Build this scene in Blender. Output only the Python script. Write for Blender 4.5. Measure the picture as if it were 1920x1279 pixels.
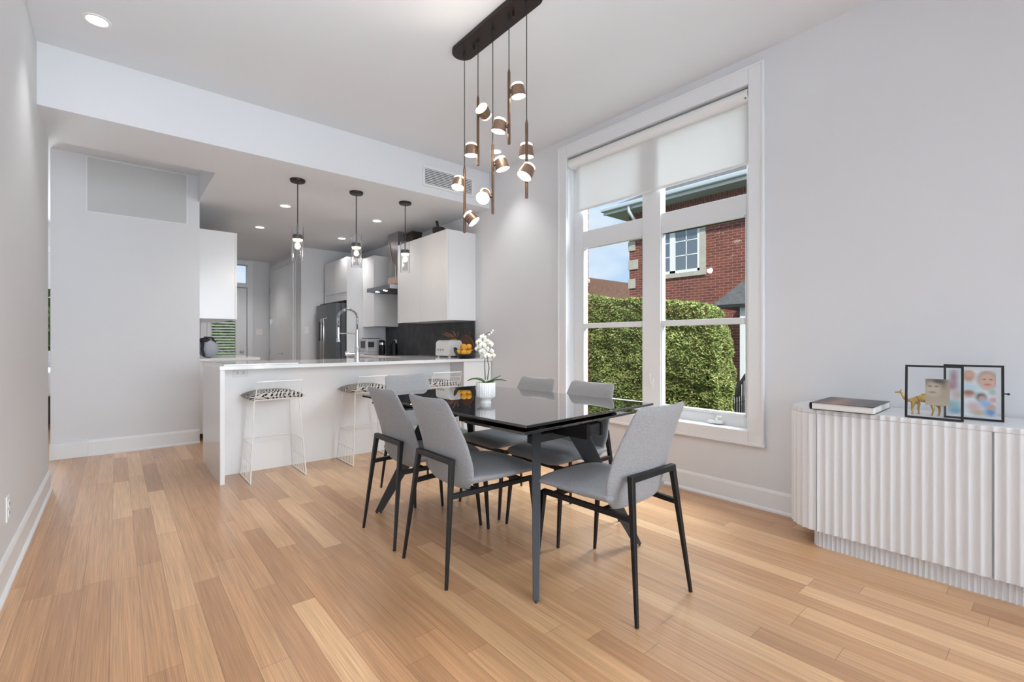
import bpy, bmesh, math, random
from mathutils import Vector, Matrix, noise
random.seed(7)
for o in list(bpy.data.objects): bpy.data.objects.remove(o)
SC = bpy.context.scene
COL = SC.collection
PI = math.pi

# ------------------------------------------------------------ camera
cam_d = bpy.data.cameras.new('camera'); cam = bpy.data.objects.new('camera', cam_d); COL.objects.link(cam)
cam.location = (0, 0, 1.1); cam.rotation_euler = (PI/2, 0, -math.radians(40.3))
cam_d.sensor_width = 36; cam_d.lens = 875/1920*36; cam_d.clip_start = .05; cam_d.clip_end = 300
SC.camera = cam

# ------------------------------------------------------------ world, sun, lights, exposure
SC.view_settings.view_transform = 'Standard'; SC.view_settings.look = 'None'
SC.view_settings.gamma = 1; SC.view_settings.use_curve_mapping = False
SC.view_settings.exposure = 0.74
w = bpy.data.worlds.new('sky'); SC.world = w; w.use_nodes = True
nt = w.node_tree; nt.nodes.clear()
wo = nt.nodes.new('ShaderNodeOutputWorld'); bg = nt.nodes.new('ShaderNodeBackground')
tc = nt.nodes.new('ShaderNodeTexCoord'); mp = nt.nodes.new('ShaderNodeMapping'); mp.inputs['Scale'].default_value = (1, 1, 2.2)
nz = nt.nodes.new('ShaderNodeTexNoise'); nz.inputs['Scale'].default_value = 3.1; nz.inputs['Detail'].default_value = 8
cr = nt.nodes.new('ShaderNodeValToRGB'); cr.color_ramp.elements[0].position = .44; cr.color_ramp.elements[1].position = .62
cr.color_ramp.elements[0].color = (.38, .52, .71, 1); cr.color_ramp.elements[1].color = (.69, .70, .72, 1)
nt.links.new(tc.outputs['Generated'], mp.inputs[0]); nt.links.new(mp.outputs[0], nz.inputs[0])
nt.links.new(nz.outputs[0], cr.inputs[0]); nt.links.new(cr.outputs[0], bg.inputs[0])
bg.inputs[1].default_value = .86; nt.links.new(bg.outputs[0], wo.inputs[0])

def light(name, kind, loc, direction, energy, size=None, sy=None, color=(1, 1, 1), **kw):
    d = bpy.data.lights.new(name, kind); d.energy = energy; d.color = color
    if kind == 'AREA':
        d.shape = 'RECTANGLE'; d.size = size; d.size_y = sy
    elif size is not None and kind != 'SUN': d.shadow_soft_size = size
    for k, v in kw.items(): setattr(d, k, v)
    o = bpy.data.objects.new(name, d); COL.objects.link(o); o.location = loc
    o.rotation_euler = Vector(direction).to_track_quat('-Z', 'Y').to_euler()
    return o
light('sun_light', 'SUN', (0, 0, 20), (.60, .60, -.95), 3.4, color=(1, .95, .86), angle=.01)
# daylight of the hall window; the fill lamps, the rear one included, are added
light('added_rear_fill', 'AREA', (1.45, -3.38, 1.55), (-.08, 1, -.27), 26, 3.2, 2.3, (.86, .935, 1), spread=math.radians(75))  # added unseen lamp at the added rear opening, filling faces turned to the camera
light('added_window_fill', 'AREA', (5.6, .9, 4.9), (-.78, .34, -.60), 700, 4.0, 3.0, (.83, .925, 1))  # added lamp outside, above the window view, boosting the sky's light indoors
light('added_uplight_fill', 'AREA', (.15, -.3, .4), (-.22, .5, 1), 35, 1.0, 1.8, (.79, .90, 1), spread=math.radians(130))  # added unseen lamp behind the camera, bounced off the ceiling as soft fill
light('hall_window_daylight', 'AREA', (-1.8, 9.6, 1.5), (.22, -1, -.08), 75, 1.4, 1.7, (.88, .95, 1))  # added lamp in the hall, out of view, standing for its window's daylight

# ------------------------------------------------------------ materials
def newmat(name):
    m = bpy.data.materials.new(name); m.use_nodes = True
    b = m.node_tree.nodes['Principled BSDF']
    return m, m.node_tree, b
def lin(c):
    return tuple(((v/255+.055)/1.055)**2.4 if v > 10 else v/255/12.92 for v in c)
def mat(name, col, rough=.5, metal=0, coat=0, spec=.5, emis=None, es=0, bump=0, bs=60, var=0, coat_rough=.05, vs=8):
    m, n, b = newmat(name)
    b.inputs['Base Color'].default_value = (*col, 1); b.inputs['Roughness'].default_value = rough
    b.inputs['Metallic'].default_value = metal; b.inputs['Coat Weight'].default_value = coat
    b.inputs['Coat Roughness'].default_value = coat_rough
    b.inputs['Specular IOR Level'].default_value = spec
    if emis: b.inputs['Emission Color'].default_value = (*emis, 1); b.inputs['Emission Strength'].default_value = es
    if bump or var:
        t = n.nodes.new('ShaderNodeTexCoord')
        if bump:
            z = n.nodes.new('ShaderNodeTexNoise'); z.inputs['Scale'].default_value = bs; z.inputs['Detail'].default_value = 4
            bp = n.nodes.new('ShaderNodeBump'); bp.inputs['Strength'].default_value = bump; bp.inputs['Distance'].default_value = .002
            n.links.new(t.outputs['Object'], z.inputs[0]); n.links.new(z.outputs[0], bp.inputs['Height']); n.links.new(bp.outputs[0], b.inputs['Normal'])
        if var:
            z = n.nodes.new('ShaderNodeTexNoise'); z.inputs['Scale'].default_value = vs; z.inputs['Detail'].default_value = 5
            r = n.nodes.new('ShaderNodeValToRGB')
            r.color_ramp.elements[0].position = .3; r.color_ramp.elements[1].position = .7
            r.color_ramp.elements[0].color = (*[c*(1-var) for c in col], 1); r.color_ramp.elements[1].color = (*[min(1, c*(1+var)) for c in col], 1)
            n.links.new(t.outputs['Object'], z.inputs[0]); n.links.new(z.outputs[0], r.inputs[0]); n.links.new(r.outputs[0], b.inputs['Base Color'])
    return m
M = {}
M['wall'] = mat('wall_paint', (.735, .745, .765), .62, bump=.05, bs=250)
M['ceil'] = mat('ceiling_paint', (.77, .785, .81), .7, bump=.05, bs=250)
M['trim'] = mat('trim_paint', (.82, .83, .845), .38)
M['gloss'] = mat('white_lacquer', (.80, .81, .825), .22, coat=.15, coat_rough=.15)
M['pfront'] = mat('bright_white_panel', (.95, .955, .96), .3)
M['satin'] = mat('white_panel', (.83, .84, .855), .35)
M['quartz'] = mat('white_quartz', (.86, .86, .86), .12, var=.02, coat=.3)
M['plastic'] = mat('white_plastic', (.85, .85, .84), .35)
M['wire'] = mat('white_powder_coat', (.88, .88, .88), .4)
M['dark'] = mat('dark_slot', (.02, .02, .02), .6)
M['black'] = mat('black_metal', (.007, .007, .008), .42, spec=.35, bump=.1, bs=400)
M['graph'] = mat('graphite_metal', (.05, .052, .056), .42, metal=.5, bump=.1, bs=300)
M['bglass'] = mat('smoked_glass_top', (.006, .006, .008), .02, coat=1, spec=.9, coat_rough=.01)
M['steel'] = mat('brushed_steel', (.42, .42, .44), .28, metal=1, bump=.15, bs=150)
M['dsteel'] = mat('dark_stainless', (.16, .165, .175), .3, metal=1, bump=.1, bs=150)
M['chrome'] = mat('chrome', (.72, .72, .73), .12, metal=1)
M['bronze'] = mat('bronze_metal', (.17, .105, .07), .32, metal=.9, bump=.1, bs=200)
M['lampbody'] = mat('brushed_bronze', (.30, .20, .145), .3, metal=.9, bump=.1, bs=250)
M['canopy'] = mat('dark_bronze', (.03, .020, .017), .35, metal=.5)
M['cable'] = mat('cable_fabric', (.018, .015, .014), .7)
M['glow'] = mat('lamp_diffuser', (1, .95, .88), .4, emis=(1, .88, .74), es=7)
M['glowsoft'] = mat('lamp_top_diffuser', (1, .95, .88), .4, emis=(1, .85, .68), es=2.2)
M['downlight'] = mat('downlight_lens', (1, 1, 1), .4, emis=(1, .97, .92), es=9)
M['slate'] = mat('slate_tile', (.066, .067, .071), .5, bump=.4, bs=12, var=.3)
M['bookcover'] = mat('book_cover', (.03, .03, .035), .3, var=.6, vs=18)
M['paper'] = mat('paper_edge', (.83, .82, .8), .8, bump=.3, bs=300)
M['gold'] = mat('aged_brass', (.52, .34, .10), .38, metal=.85, var=.4, vs=60)
M['orange'] = mat('orange_peel', (.80, .40, .03), .42, bump=.5, bs=180, var=.12)
M['leaf'] = mat('orchid_leaf', (.05, .13, .03), .38, var=.25)
M['stem'] = mat('orchid_stem', (.06, .07, .03), .5)
M['petal'] = mat('orchid_petal', (.88, .87, .84), .55)
M['petalc'] = mat('orchid_lip', (.55, .42, .12), .5)
M['dried'] = mat('dried_leaf', (.26, .12, .07), .6, var=.3, vs=40)
M['yleaf'] = mat('yellow_green_leaf', (.28, .30, .04), .5, var=.3, vs=40)
M['wood'] = mat('walnut_wood', (.11, .038, .018), .45, var=.4, vs=25)
M['dwood'] = mat('dark_brown_wood', (.022, .012, .008), .5, var=.3, vs=20)
M['bowl'] = mat('black_bowl', (.015, .015, .02), .4)
M['bag'] = mat('grey_bag_cloth', (.42, .44, .50), .6, bump=.4, bs=60)
M['navy'] = mat('dark_bag_strap', (.02, .022, .03), .6)
M['soil'] = mat('bark_soil', (.03, .02, .012), .9)
M['ceramic'] = mat('white_ceramic', (.84, .83, .81), .45)
M['cream'] = mat('limestone', (.42, .40, .36), .8, bump=.4, bs=40, var=.1)
M['eave'] = mat('painted_eave', (.42, .48, .54), .5)
M['extwhite'] = mat('white_vinyl', (.72, .75, .78), .5)
M['roof'] = mat('slate_shingle', (.085, .09, .10), .8, bump=.6, bs=8, var=.25)
M['broof'] = mat('brown_shingle', (.20, .11, .08), .8, var=.2)
M['bark'] = mat('tree_bark', (.10, .075, .055), .9, var=.3)
M['lawn'] = mat('lawn_grass', (.06, .11, .03), .95, var=.4, bump=1, bs=50)
M['stone'] = mat('grey_stone', (.30, .30, .29), .85, var=.2)
M['coffee'] = mat('pale_plastic', (.50, .49, .51), .35)
M['bedding'] = mat('white_bedding', (.8, .8, .82), .8, bump=.5, bs=12)
M['tape'] = mat('tape', (.62, .48, .38), .5)

def thin_glass(name, tint, refl=1.0, rough=0.0):
    m = bpy.data.materials.new(name); m.use_nodes = True; n = m.node_tree; n.nodes.clear()
    out = n.nodes.new('ShaderNodeOutputMaterial'); mix = n.nodes.new('ShaderNodeMixShader')
    tr = n.nodes.new('ShaderNodeBsdfTransparent'); gl = n.nodes.new('ShaderNodeBsdfGlossy'); fr = n.nodes.new('ShaderNodeFresnel')
    mu = n.nodes.new('ShaderNodeMath'); mu.operation = 'MULTIPLY'; mu.inputs[1].default_value = refl
    tr.inputs[0].default_value = (*tint, 1); gl.inputs['Roughness'].default_value = rough; fr.inputs[0].default_value = 1.5
    ge = n.nodes.new('ShaderNodeNewGeometry'); sb_ = n.nodes.new('ShaderNodeMath'); sb_.operation = 'SUBTRACT'; sb_.inputs[0].default_value = 1; mb2 = n.nodes.new('ShaderNodeMath'); mb2.operation = 'MULTIPLY'
    n.links.new(ge.outputs['Backfacing'], sb_.inputs[1]); n.links.new(fr.outputs[0], mb2.inputs[0]); n.links.new(sb_.outputs[0], mb2.inputs[1])
    n.links.new(mb2.outputs[0], mu.inputs[0]); n.links.new(mu.outputs[0], mix.inputs[0])
    n.links.new(tr.outputs[0], mix.inputs[1]); n.links.new(gl.outputs[0], mix.inputs[2]); n.links.new(mix.outputs[0], out.inputs[0])
    return m
M['glass'] = thin_glass('window_glass', (.97, .985, .98), .55)
M['pglass'] = thin_glass('pendant_glass', (.975, .975, .975), 3.5)
M['fglass'] = thin_glass('picture_glass', (.97, .97, .97), .5)
M['hglass'] = mat('house_window_glass', (.10, .13, .17), .06, coat=1, spec=1)
M['tglass'] = mat('frosted_transom_glass', (.60, .615, .61), .10, coat=.6)

# floor: bamboo planks running along Y
def floor_mat():
    m, n, b = newmat('bamboo_planks'); L = n.links.new
    def N(t, **k):
        x = n.nodes.new(t)
        for a, v in k.items(): setattr(x, a, v)
        return x
    def math_(op, a, bb=None, c=None):
        x = N('ShaderNodeMath', operation=op)
        for i, v in enumerate((a, bb, c)):
            if v is None: continue
            if isinstance(v, (int, float)): x.inputs[i].default_value = v
            else: L(v, x.inputs[i])
        return x.outputs[0]
    t = N('ShaderNodeTexCoord'); s = N('ShaderNodeSeparateXYZ'); L(t.outputs['Object'], s.inputs[0])
    X, Y = s.outputs[0], s.outputs[1]
    xs = math_('DIVIDE', math_('ADD', X, 10.045), .0955); row = math_('FLOOR', xs); fx = math_('FRACT', xs)
    w1 = N('ShaderNodeTexWhiteNoise', noise_dimensions='1D'); L(row, w1.inputs['W'])
    ys = math_('ADD', math_('DIVIDE', math_('ADD', Y, 20), .98), math_('MULTIPLY', w1.outputs['Value'], 7.3)); idx = math_('FLOOR', ys); fy = math_('FRACT', ys)
    cb = N('ShaderNodeCombineXYZ'); L(row, cb.inputs[0]); L(idx, cb.inputs[1])
    w2 = N('ShaderNodeTexWhiteNoise', noise_dimensions='2D'); L(cb.outputs[0], w2.inputs['Vector'])
    r = N('ShaderNodeValToRGB'); el = r.color_ramp.elements
    el[0].position = 0; el[0].color = (.465, .25, .128, 1); el[1].position = 1; el[1].color = (.75, .475, .262, 1)
    for p, c in ((.25, (.545, .298, .153, 1)), (.6, (.585, .332, .172, 1)), (.85, (.615, .355, .186, 1))):
        e = el.new(p); e.color = c
    L(w2.outputs['Value'], r.inputs[0])
    # fine fibre striping along the plank
    cs = N('ShaderNodeCombineXYZ'); L(math_('MULTIPLY', X, 380), cs.inputs[0]); L(math_('MULTIPLY', Y, 3.5), cs.inputs[1]); L(w2.outputs['Value'], cs.inputs[2])
    gz = N('ShaderNodeTexNoise'); gz.inputs['Scale'].default_value = 1; gz.inputs['Detail'].default_value = 3; L(cs.outputs[0], gz.inputs[0])
    cs2 = N('ShaderNodeCombineXYZ'); L(math_('MULTIPLY', X, 45), cs2.inputs[0]); L(math_('MULTIPLY', Y, 1.2), cs2.inputs[1]); L(row, cs2.inputs[2])
    gz2 = N('ShaderNodeTexNoise'); gz2.inputs['Scale'].default_value = 1; gz2.inputs['Detail'].default_value = 2; L(cs2.outputs[0], gz2.inputs[0])
    g = math_('ADD', math_('MULTIPLY', gz.outputs[0], 1.1), math_('MULTIPLY', gz2.outputs[0], .5))
    g = math_('ADD', g, .23)
    mx = N('ShaderNodeMix', data_type='RGBA', blend_type='MULTIPLY'); mx.inputs[0].default_value = 1
    L(r.outputs[0], mx.inputs[6]); cg = N('ShaderNodeCombineColor'); L(g, cg.inputs[0]); L(g, cg.inputs[1]); L(math_('MULTIPLY', g, .98), cg.inputs[2]); L(cg.outputs[0], mx.inputs[7])
    ex = math_('MINIMUM', fx, math_('SUBTRACT', 1, fx)); ey = math_('MINIMUM', fy, math_('SUBTRACT', 1, fy))
    gap = math_('MAXIMUM', math_('LESS_THAN', ex, .009), math_('LESS_THAN', ey, .0011))
    mg = N('ShaderNodeMix', data_type='RGBA'); L(math_('MULTIPLY', gap, .55), mg.inputs[0]); L(mx.outputs[2], mg.inputs[6]); mg.inputs[7].default_value = (.13, .06, .03, 1)
    L(mg.outputs[2], b.inputs['Base Color'])
    b.inputs['Roughness'].default_value = .33; b.inputs['Coat Weight'].default_value = .35; b.inputs['Coat Roughness'].default_value = .22
    L(math_('ADD', .27, math_('MULTIPLY', gz2.outputs[0], .14)), b.inputs['Roughness'])
    bp = N('ShaderNodeBump'); bp.inputs['Strength'].default_value = .12; bp.inputs['Distance'].default_value = .001; L(math_('SUBTRACT', gz.outputs[0], gap), bp.inputs['Height']); L(bp.outputs[0], b.inputs['Normal'])
    return m
M['floor'] = floor_mat()

def brick_mat(name, c1, c2, mortar, vert=False, scale=1.0):
    m, n, b = newmat(name); L = n.links.new
    t = n.nodes.new('ShaderNodeTexCoord'); s = n.nodes.new('ShaderNodeSeparateXYZ'); c = n.nodes.new('ShaderNodeCombineXYZ')
    add = n.nodes.new('ShaderNodeMath'); add.operation = 'ADD'; L(t.outputs['Object'], s.inputs[0]); L(s.outputs[0], add.inputs[0]); L(s.outputs[1], add.inputs[1])
    if vert: L(s.outputs[2], c.inputs[0]); L(add.outputs[0], c.inputs[1])
    else: L(add.outputs[0], c.inputs[0]); L(s.outputs[2], c.inputs[1])
    br = n.nodes.new('ShaderNodeTexBrick'); br.inputs['Scale'].default_value = 1
    br.inputs['Brick Width'].default_value = .245*scale; br.inputs['Row Height'].default_value = .078*scale; br.inputs['Mortar Size'].default_value = .0065*scale
    br.inputs['Mortar Smooth'].default_value = .1; br.inputs['Bias'].default_value = -.1
    br.inputs['Color1'].default_value = (*c1, 1); br.inputs['Color2'].default_value = (*c2, 1); br.inputs['Mortar'].default_value = (*mortar, 1)
    L(c.outputs[0], br.inputs['Vector'])
    z = n.nodes.new('ShaderNodeTexNoise'); z.inputs['Scale'].default_value = 14; z.inputs['Detail'].default_value = 4; L(t.outputs['Object'], z.inputs[0])
    r = n.nodes.new('ShaderNodeMapRange'); r.inputs[3].default_value = .7; r.inputs[4].default_value = 1.3; L(z.outputs[0], r.inputs[0])
    mx = n.nodes.new('ShaderNodeMix'); mx.data_type = 'RGBA'; mx.blend_type = 'MULTIPLY'; mx.inputs[0].default_value = 1
    L(br.outputs[0], mx.inputs[6]); L(r.outputs[0], mx.inputs[7]); L(mx.outputs[2], b.inputs['Base Color'])
    b.inputs['Roughness'].default_value = .85
    bp = n.nodes.new('ShaderNodeBump'); bp.inputs['Strength'].default_value = .5; bp.inputs['Distance'].default_value = .01; bp.invert = True
    L(br.outputs['Fac'], bp.inputs['Height']); L(bp.outputs[0], b.inputs['Normal'])
    return m
M['brick'] = brick_mat('red_brick', (.21, .058, .042), (.12, .036, .032), (.32, .21, .17))
M['brickv'] = brick_mat('soldier_brick', (.20, .055, .04), (.14, .04, .035), (.28, .2, .16), vert=True)

def fabric_mat(name, col, thread=(.7, .5)):
    m, n, b = newmat(name); L = n.links.new
    t = n.nodes.new('ShaderNodeTexCoord')
    z = n.nodes.new('ShaderNodeTexNoise'); z.inputs['Scale'].default_value = 260; z.inputs['Detail'].default_value = 3; L(t.outputs['Object'], z.inputs[0])
    r = n.nodes.new('ShaderNodeValToRGB'); r.color_ramp.elements[0].position = .32; r.color_ramp.elements[1].position = .68
    r.color_ramp.elements[0].color = (*[c*.80 for c in col], 1); r.color_ramp.elements[1].color = (*[min(1, c*1.16) for c in col], 1)
    L(z.outputs[0], r.inputs[0]); L(r.outputs[0], b.inputs['Base Color']); b.inputs['Roughness'].default_value = .9
    b.inputs['Sheen Weight'].default_value = .25; b.inputs['Specular IOR Level'].default_value = .2
    bp = n.nodes.new('ShaderNodeBump'); bp.inputs['Strength'].default_value = .35; bp.inputs['Distance'].default_value = .001
    L(z.outputs[0], bp.inputs['Height']); L(bp.outputs[0], b.inputs['Normal'])
    return m
M['fabric'] = fabric_mat('grey_upholstery', (.295, .295, .305))

def zebra_mat():
    m, n, b = newmat('black_white_swirl_fabric'); L = n.links.new
    t = n.nodes.new('ShaderNodeTexCoord')
    wv = n.nodes.new('ShaderNodeTexWave'); wv.wave_type = 'RINGS'; wv.rings_direction = 'Z'
    mpn = n.nodes.new('ShaderNodeMapping'); mpn.inputs['Location'].default_value = (.16, 0, 0); L(t.outputs['Object'], mpn.inputs[0])
    wv.inputs['Scale'].default_value = 12; wv.inputs['Distortion'].default_value = 5.5; wv.inputs['Detail'].default_value = 1; wv.inputs['Detail Scale'].default_value = .8
    r = n.nodes.new('ShaderNodeValToRGB'); r.color_ramp.interpolation = 'LINEAR'
    r.color_ramp.elements[0].position = .42; r.color_ramp.elements[0].color = (.02, .02, .03, 1)
    r.color_ramp.elements[1].position = .52; r.color_ramp.elements[1].color = (.72, .68, .62, 1)
    L(mpn.outputs[0], wv.inputs[0]); L(wv.outputs[0], r.inputs[0]); L(r.outputs[0], b.inputs['Base Color']); b.inputs['Roughness'].default_value = .85
    return m
M['zebra'] = zebra_mat()

def shade_mat():
    m = bpy.data.materials.new('roller_blind_fabric'); m.use_nodes = True; n = m.node_tree; n.nodes.clear(); L = n.links.new
    out = n.nodes.new('ShaderNodeOutputMaterial'); d = n.nodes.new('ShaderNodeBsdfDiffuse'); tr = n.nodes.new('ShaderNodeBsdfTranslucent'); mx = n.nodes.new('ShaderNodeMixShader')
    d.inputs[0].default_value = (.84, .84, .83, 1); tr.inputs[0].default_value = (.95, .95, .94, 1); mx.inputs[0].default_value = .22
    L(d.outputs[0], mx.inputs[1]); L(tr.outputs[0], mx.inputs[2]); L(mx.outputs[0], out.inputs[0])
    return m
M['blind'] = shade_mat()

def foliage_mat(name, dark, mid, light_):
    m, n, b = newmat(name); L = n.links.new
    t = n.nodes.new('ShaderNodeTexCoord')
    z = n.nodes.new('ShaderNodeTexNoise'); z.inputs['Scale'].default_value = 9; z.inputs['Detail'].default_value = 6; z.inputs['Roughness'].default_value = .75; L(t.outputs['Object'], z.inputs[0])
    r = n.nodes.new('ShaderNodeValToRGB'); e = r.color_ramp.elements
    e[0].position = .3; e[0].color = (*dark, 1); e[1].position = .72; e[1].color = (*light_, 1); q = e.new(.5); q.color = (*mid, 1)
    L(z.outputs[0], r.inputs[0]); L(r.outputs[0], b.inputs['Base Color']); b.inputs['Roughness'].default_value = .7
    b.inputs['Specular IOR Level'].default_value = .25
    return m
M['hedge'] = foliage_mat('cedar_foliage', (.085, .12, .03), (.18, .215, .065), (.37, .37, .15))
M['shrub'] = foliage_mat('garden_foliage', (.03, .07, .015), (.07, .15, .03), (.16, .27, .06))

def blob_mat(name, base, blobs, rough=.35):
    """flat print: soft coloured ellipses over a base colour; blobs = (u, v, ru, rv, colour, softness) in the print's own plane (m)"""
    m, n, b = newmat(name); L = n.links.new
    t = n.nodes.new('ShaderNodeTexCoord'); s = n.nodes.new('ShaderNodeSeparateXYZ'); L(t.outputs['Object'], s.inputs[0])
    z = n.nodes.new('ShaderNodeTexNoise'); z.inputs['Scale'].default_value = 60; L(t.outputs['Object'], z.inputs[0])
    prev = None
    for (u, v, ru, rv, c, so) in blobs:
        cmb = n.nodes.new('ShaderNodeCombineXYZ')
        for i, (o_, r_, src) in enumerate(((u, ru, 1), (v, rv, 2))):
            a = n.nodes.new('ShaderNodeMath'); a.operation = 'SUBTRACT'; L(s.outputs[src], a.inputs[0]); a.inputs[1].default_value = o_
            d = n.nodes.new('ShaderNodeMath'); d.operation = 'DIVIDE'; L(a.outputs[0], d.inputs[0]); d.inputs[1].default_value = r_; L(d.outputs[0], cmb.inputs[i])
        ln = n.nodes.new('ShaderNodeVectorMath'); ln.operation = 'LENGTH'; L(cmb.outputs[0], ln.inputs[0])
        mr = n.nodes.new('ShaderNodeMapRange'); mr.interpolation_type = 'SMOOTHSTEP'; so = min(.95, so*1.5); mr.inputs[1].default_value = 1+so; mr.inputs[2].default_value = 1-so; L(ln.outputs['Value'], mr.inputs[0])
        mx = n.nodes.new('ShaderNodeMix'); mx.data_type = 'RGBA'; L(mr.outputs[0], mx.inputs[0])
        if prev is None: mx.inputs[6].default_value = (*base, 1)
        else: L(prev, mx.inputs[6])
        mx.inputs[7].default_value = (*c, 1); prev = mx.outputs[2]
    L(prev, b.inputs['Base Color']); b.inputs['Roughness'].default_value = rough
    return m

# ------------------------------------------------------------ mesh builder
class MB:
    def __init__(s): s.v = []; s.f = []; s.m = []; s.mi = 0
    def add(s, vs, fs):
        o = len(s.v); s.v += [tuple(p) for p in vs]
        for f in fs: s.f.append([i+o for i in f]); s.m.append(s.mi)
        return s
    def box(s, x0, y0, z0, x1, y1, z1):
        return s.add([(x, y, z) for z in (z0, z1) for y in (y0, y1) for x in (x0, x1)],
                     [(0, 2, 3, 1), (4, 5, 7, 6), (0, 1, 5, 4), (2, 6, 7, 3), (0, 4, 6, 2), (1, 3, 7, 5)])
    def hexa(s, bot, top):
        """two quads (same winding, counter-clockwise from above)"""
        return s.add(list(bot)+list(top), [(3, 2, 1, 0), (4, 5, 6, 7), (0, 1, 5, 4), (1, 2, 6, 5), (2, 3, 7, 6), (3, 0, 4, 7)])
    def bar(s, a, b, wa, wb=None, up=(0, 0, 1), ta=None, tb=None):
        """rectangular bar a->b, width w across, thickness t in the other direction"""
        a = Vector(a); b = Vector(b); d = (b-a).normalized(); u = Vector(up)
        if abs(d.dot(u)) > .99: u = Vector((1, 0, 0))
        x = d.cross(u).normalized(); y = x.cross(d).normalized()
        wb = wa if wb is None else wb; ta = wa if ta is None else ta; tb = (wb if ta == wa else ta) if tb is None else tb
        P = []
        for p, w_, t_ in ((a, wa, ta), (b, wb, tb)):
            P += [p-x*w_/2-y*t_/2, p+x*w_/2-y*t_/2, p+x*w_/2+y*t_/2, p-x*w_/2+y*t_/2]
        return s.add(P, [(0, 1, 2, 3), (7, 6, 5, 4), (0, 4, 5, 1), (1, 5, 6, 2), (2, 6, 7, 3), (3, 7, 4, 0)])
    def cyl(s, a, b, ra, rb=None, n=20, cap=True):
        a = Vector(a); b = Vector(b); rb = ra if rb is None else rb; d = (b-a).normalized()
        u = Vector((0, 0, 1)) if abs(d.z) < .9 else Vector((1, 0, 0)); x = d.cross(u).normalized(); y = d.cross(x)
        P = [c+(x*math.cos(2*PI*i/n)+y*math.sin(2*PI*i/n))*r for c, r in ((a, ra), (b, rb)) for i in range(n)]
        F = [(i, (i+1) % n, n+(i+1) % n, n+i) for i in range(n)]
        if cap: F += [tuple(range(n-1, -1, -1)), tuple(range(n, 2*n))]
        return s.add(P, F)
    def tube(s, pts, r, n=8, closed=False):
        pts = [Vector(p) for p in pts]; N_ = len(pts); rs = r if isinstance(r, (list, tuple)) else [r]*N_
        rings = []; px = None
        for i, p in enumerate(pts):
            if closed: d = pts[(i+1) % N_]-pts[i-1]
            else: d = pts[min(i+1, N_-1)]-pts[max(i-1, 0)]
            d.normalize()
            if px is None:
                u = Vector((0, 0, 1)) if abs(d.z) < .9 else Vector((1, 0, 0)); px = d.cross(u).normalized()
            else: px = (px-d*px.dot(d)).normalized()
            y = d.cross(px)
            rings.append([p+(px*math.cos(2*PI*k/n)+y*math.sin(2*PI*k/n))*rs[i] for k in range(n)])
        P = [q for rr in rings for q in rr]; F = []
        for i in range(N_ if closed else N_-1):
            j = (i+1) % N_
            F += [(i*n+k, i*n+(k+1) % n, j*n+(k+1) % n, j*n+k) for k in range(n)]
        if not closed: F += [tuple(range(n-1, -1, -1)), tuple(range((N_-1)*n, N_*n))]
        return s.add(P, F)
    def lathe(s, prof, c=(0, 0, 0), n=32, fl=None, axis=None, cap=True):
        """profile [(r, z)] bottom->top about z through c; fl(angle, r)->r for flutes"""
        P = []; R = axis or Matrix.Identity(3)
        for r, z in prof:
            for k in range(n):
                a = 2*PI*k/n; rr = fl(a, r) if fl else r
                P.append(Vector(c)+R @ Vector((rr*math.cos(a), rr*math.sin(a), z)))
        F = [(i*n+k, i*n+(k+1) % n, (i+1)*n+(k+1) % n, (i+1)*n+k) for i in range(len(prof)-1) for k in range(n)]
        if cap: F += [tuple(range(n-1, -1, -1)), tuple(range((len(prof)-1)*n, len(prof)*n))]
        return s.add(P, F)
    def prism(s, poly, z0, z1):
        n = len(poly); P = [(x, y, z0) for x, y in poly]+[(x, y, z1) for x, y in poly]
        F = [(i, (i+1) % n, n+(i+1) % n, n+i) for i in range(n)]+[tuple(range(n-1, -1, -1)), tuple(range(n, 2*n))]
        return s.add(P, F)
    def sphere(s, c, r, n=16, m=10, sc=(1, 1, 1), R=None, disp=None):
        P = []; R = R or Matrix.Identity(3)
        for i in range(1, m):
            t = PI*i/m
            for k in range(n):
                a = 2*PI*k/n; q = Vector((math.sin(t)*math.cos(a), math.sin(t)*math.sin(a), math.cos(t)))
                rr = r*(1+(disp(q) if disp else 0))
                P.append(Vector(c)+R @ Vector((q.x*rr*sc[0], q.y*rr*sc[1], q.z*rr*sc[2])))
        F = [(i*n+k, (i+1)*n+k, (i+1)*n+(k+1) % n, i*n+(k+1) % n) for i in range(m-2) for k in range(n)]
        P += [Vector(c)+R @ Vector((0, 0, r*sc[2])), Vector(c)+R @ Vector((0, 0, -r*sc[2]))]
        T = len(P)-2
        F += [(T, k, (k+1) % n) for k in range(n)]+[(T+1, (m-2)*n+(k+1) % n, (m-2)*n+k) for k in range(n)]
        return s.add(P, F)
    def build(s, name, mats, parent=None, bevel=0, smooth=False, origin=None, local=False, sub=0, seg=2):
        org = Vector((0, 0, 0))
        if parent is not None and not local:
            p = parent
            while p: org += p.location; p = p.parent
        elif origin is not None: org = Vector(origin)
        me = bpy.data.meshes.new(name); me.from_pydata([tuple(Vector(v)-org) for v in s.v], [], s.f)
        mats = mats if isinstance(mats, (list, tuple)) else [mats]
        for m_ in mats: me.materials.append(M[m_] if isinstance(m_, str) else m_)
        for i, p in enumerate(me.polygons): p.material_index = s.m[i]; p.use_smooth = smooth
        me.validate(); me.update()
        bm = bmesh.new(); bm.from_mesh(me); bmesh.ops.recalc_face_normals(bm, faces=bm.faces); bm.to_mesh(me); bm.free()
        o = bpy.data.objects.new(name, me); COL.objects.link(o)
        if parent is not None: o.parent = parent
        elif origin is not None: o.location = origin
        if smooth == 'auto': pass
        if bevel:
            b = o.modifiers.new('bevel', 'BEVEL'); b.width = bevel; b.segments = seg; b.limit_method = 'ANGLE'; b.angle_limit = math.radians(40)
            b.harden_normals = False
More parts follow.
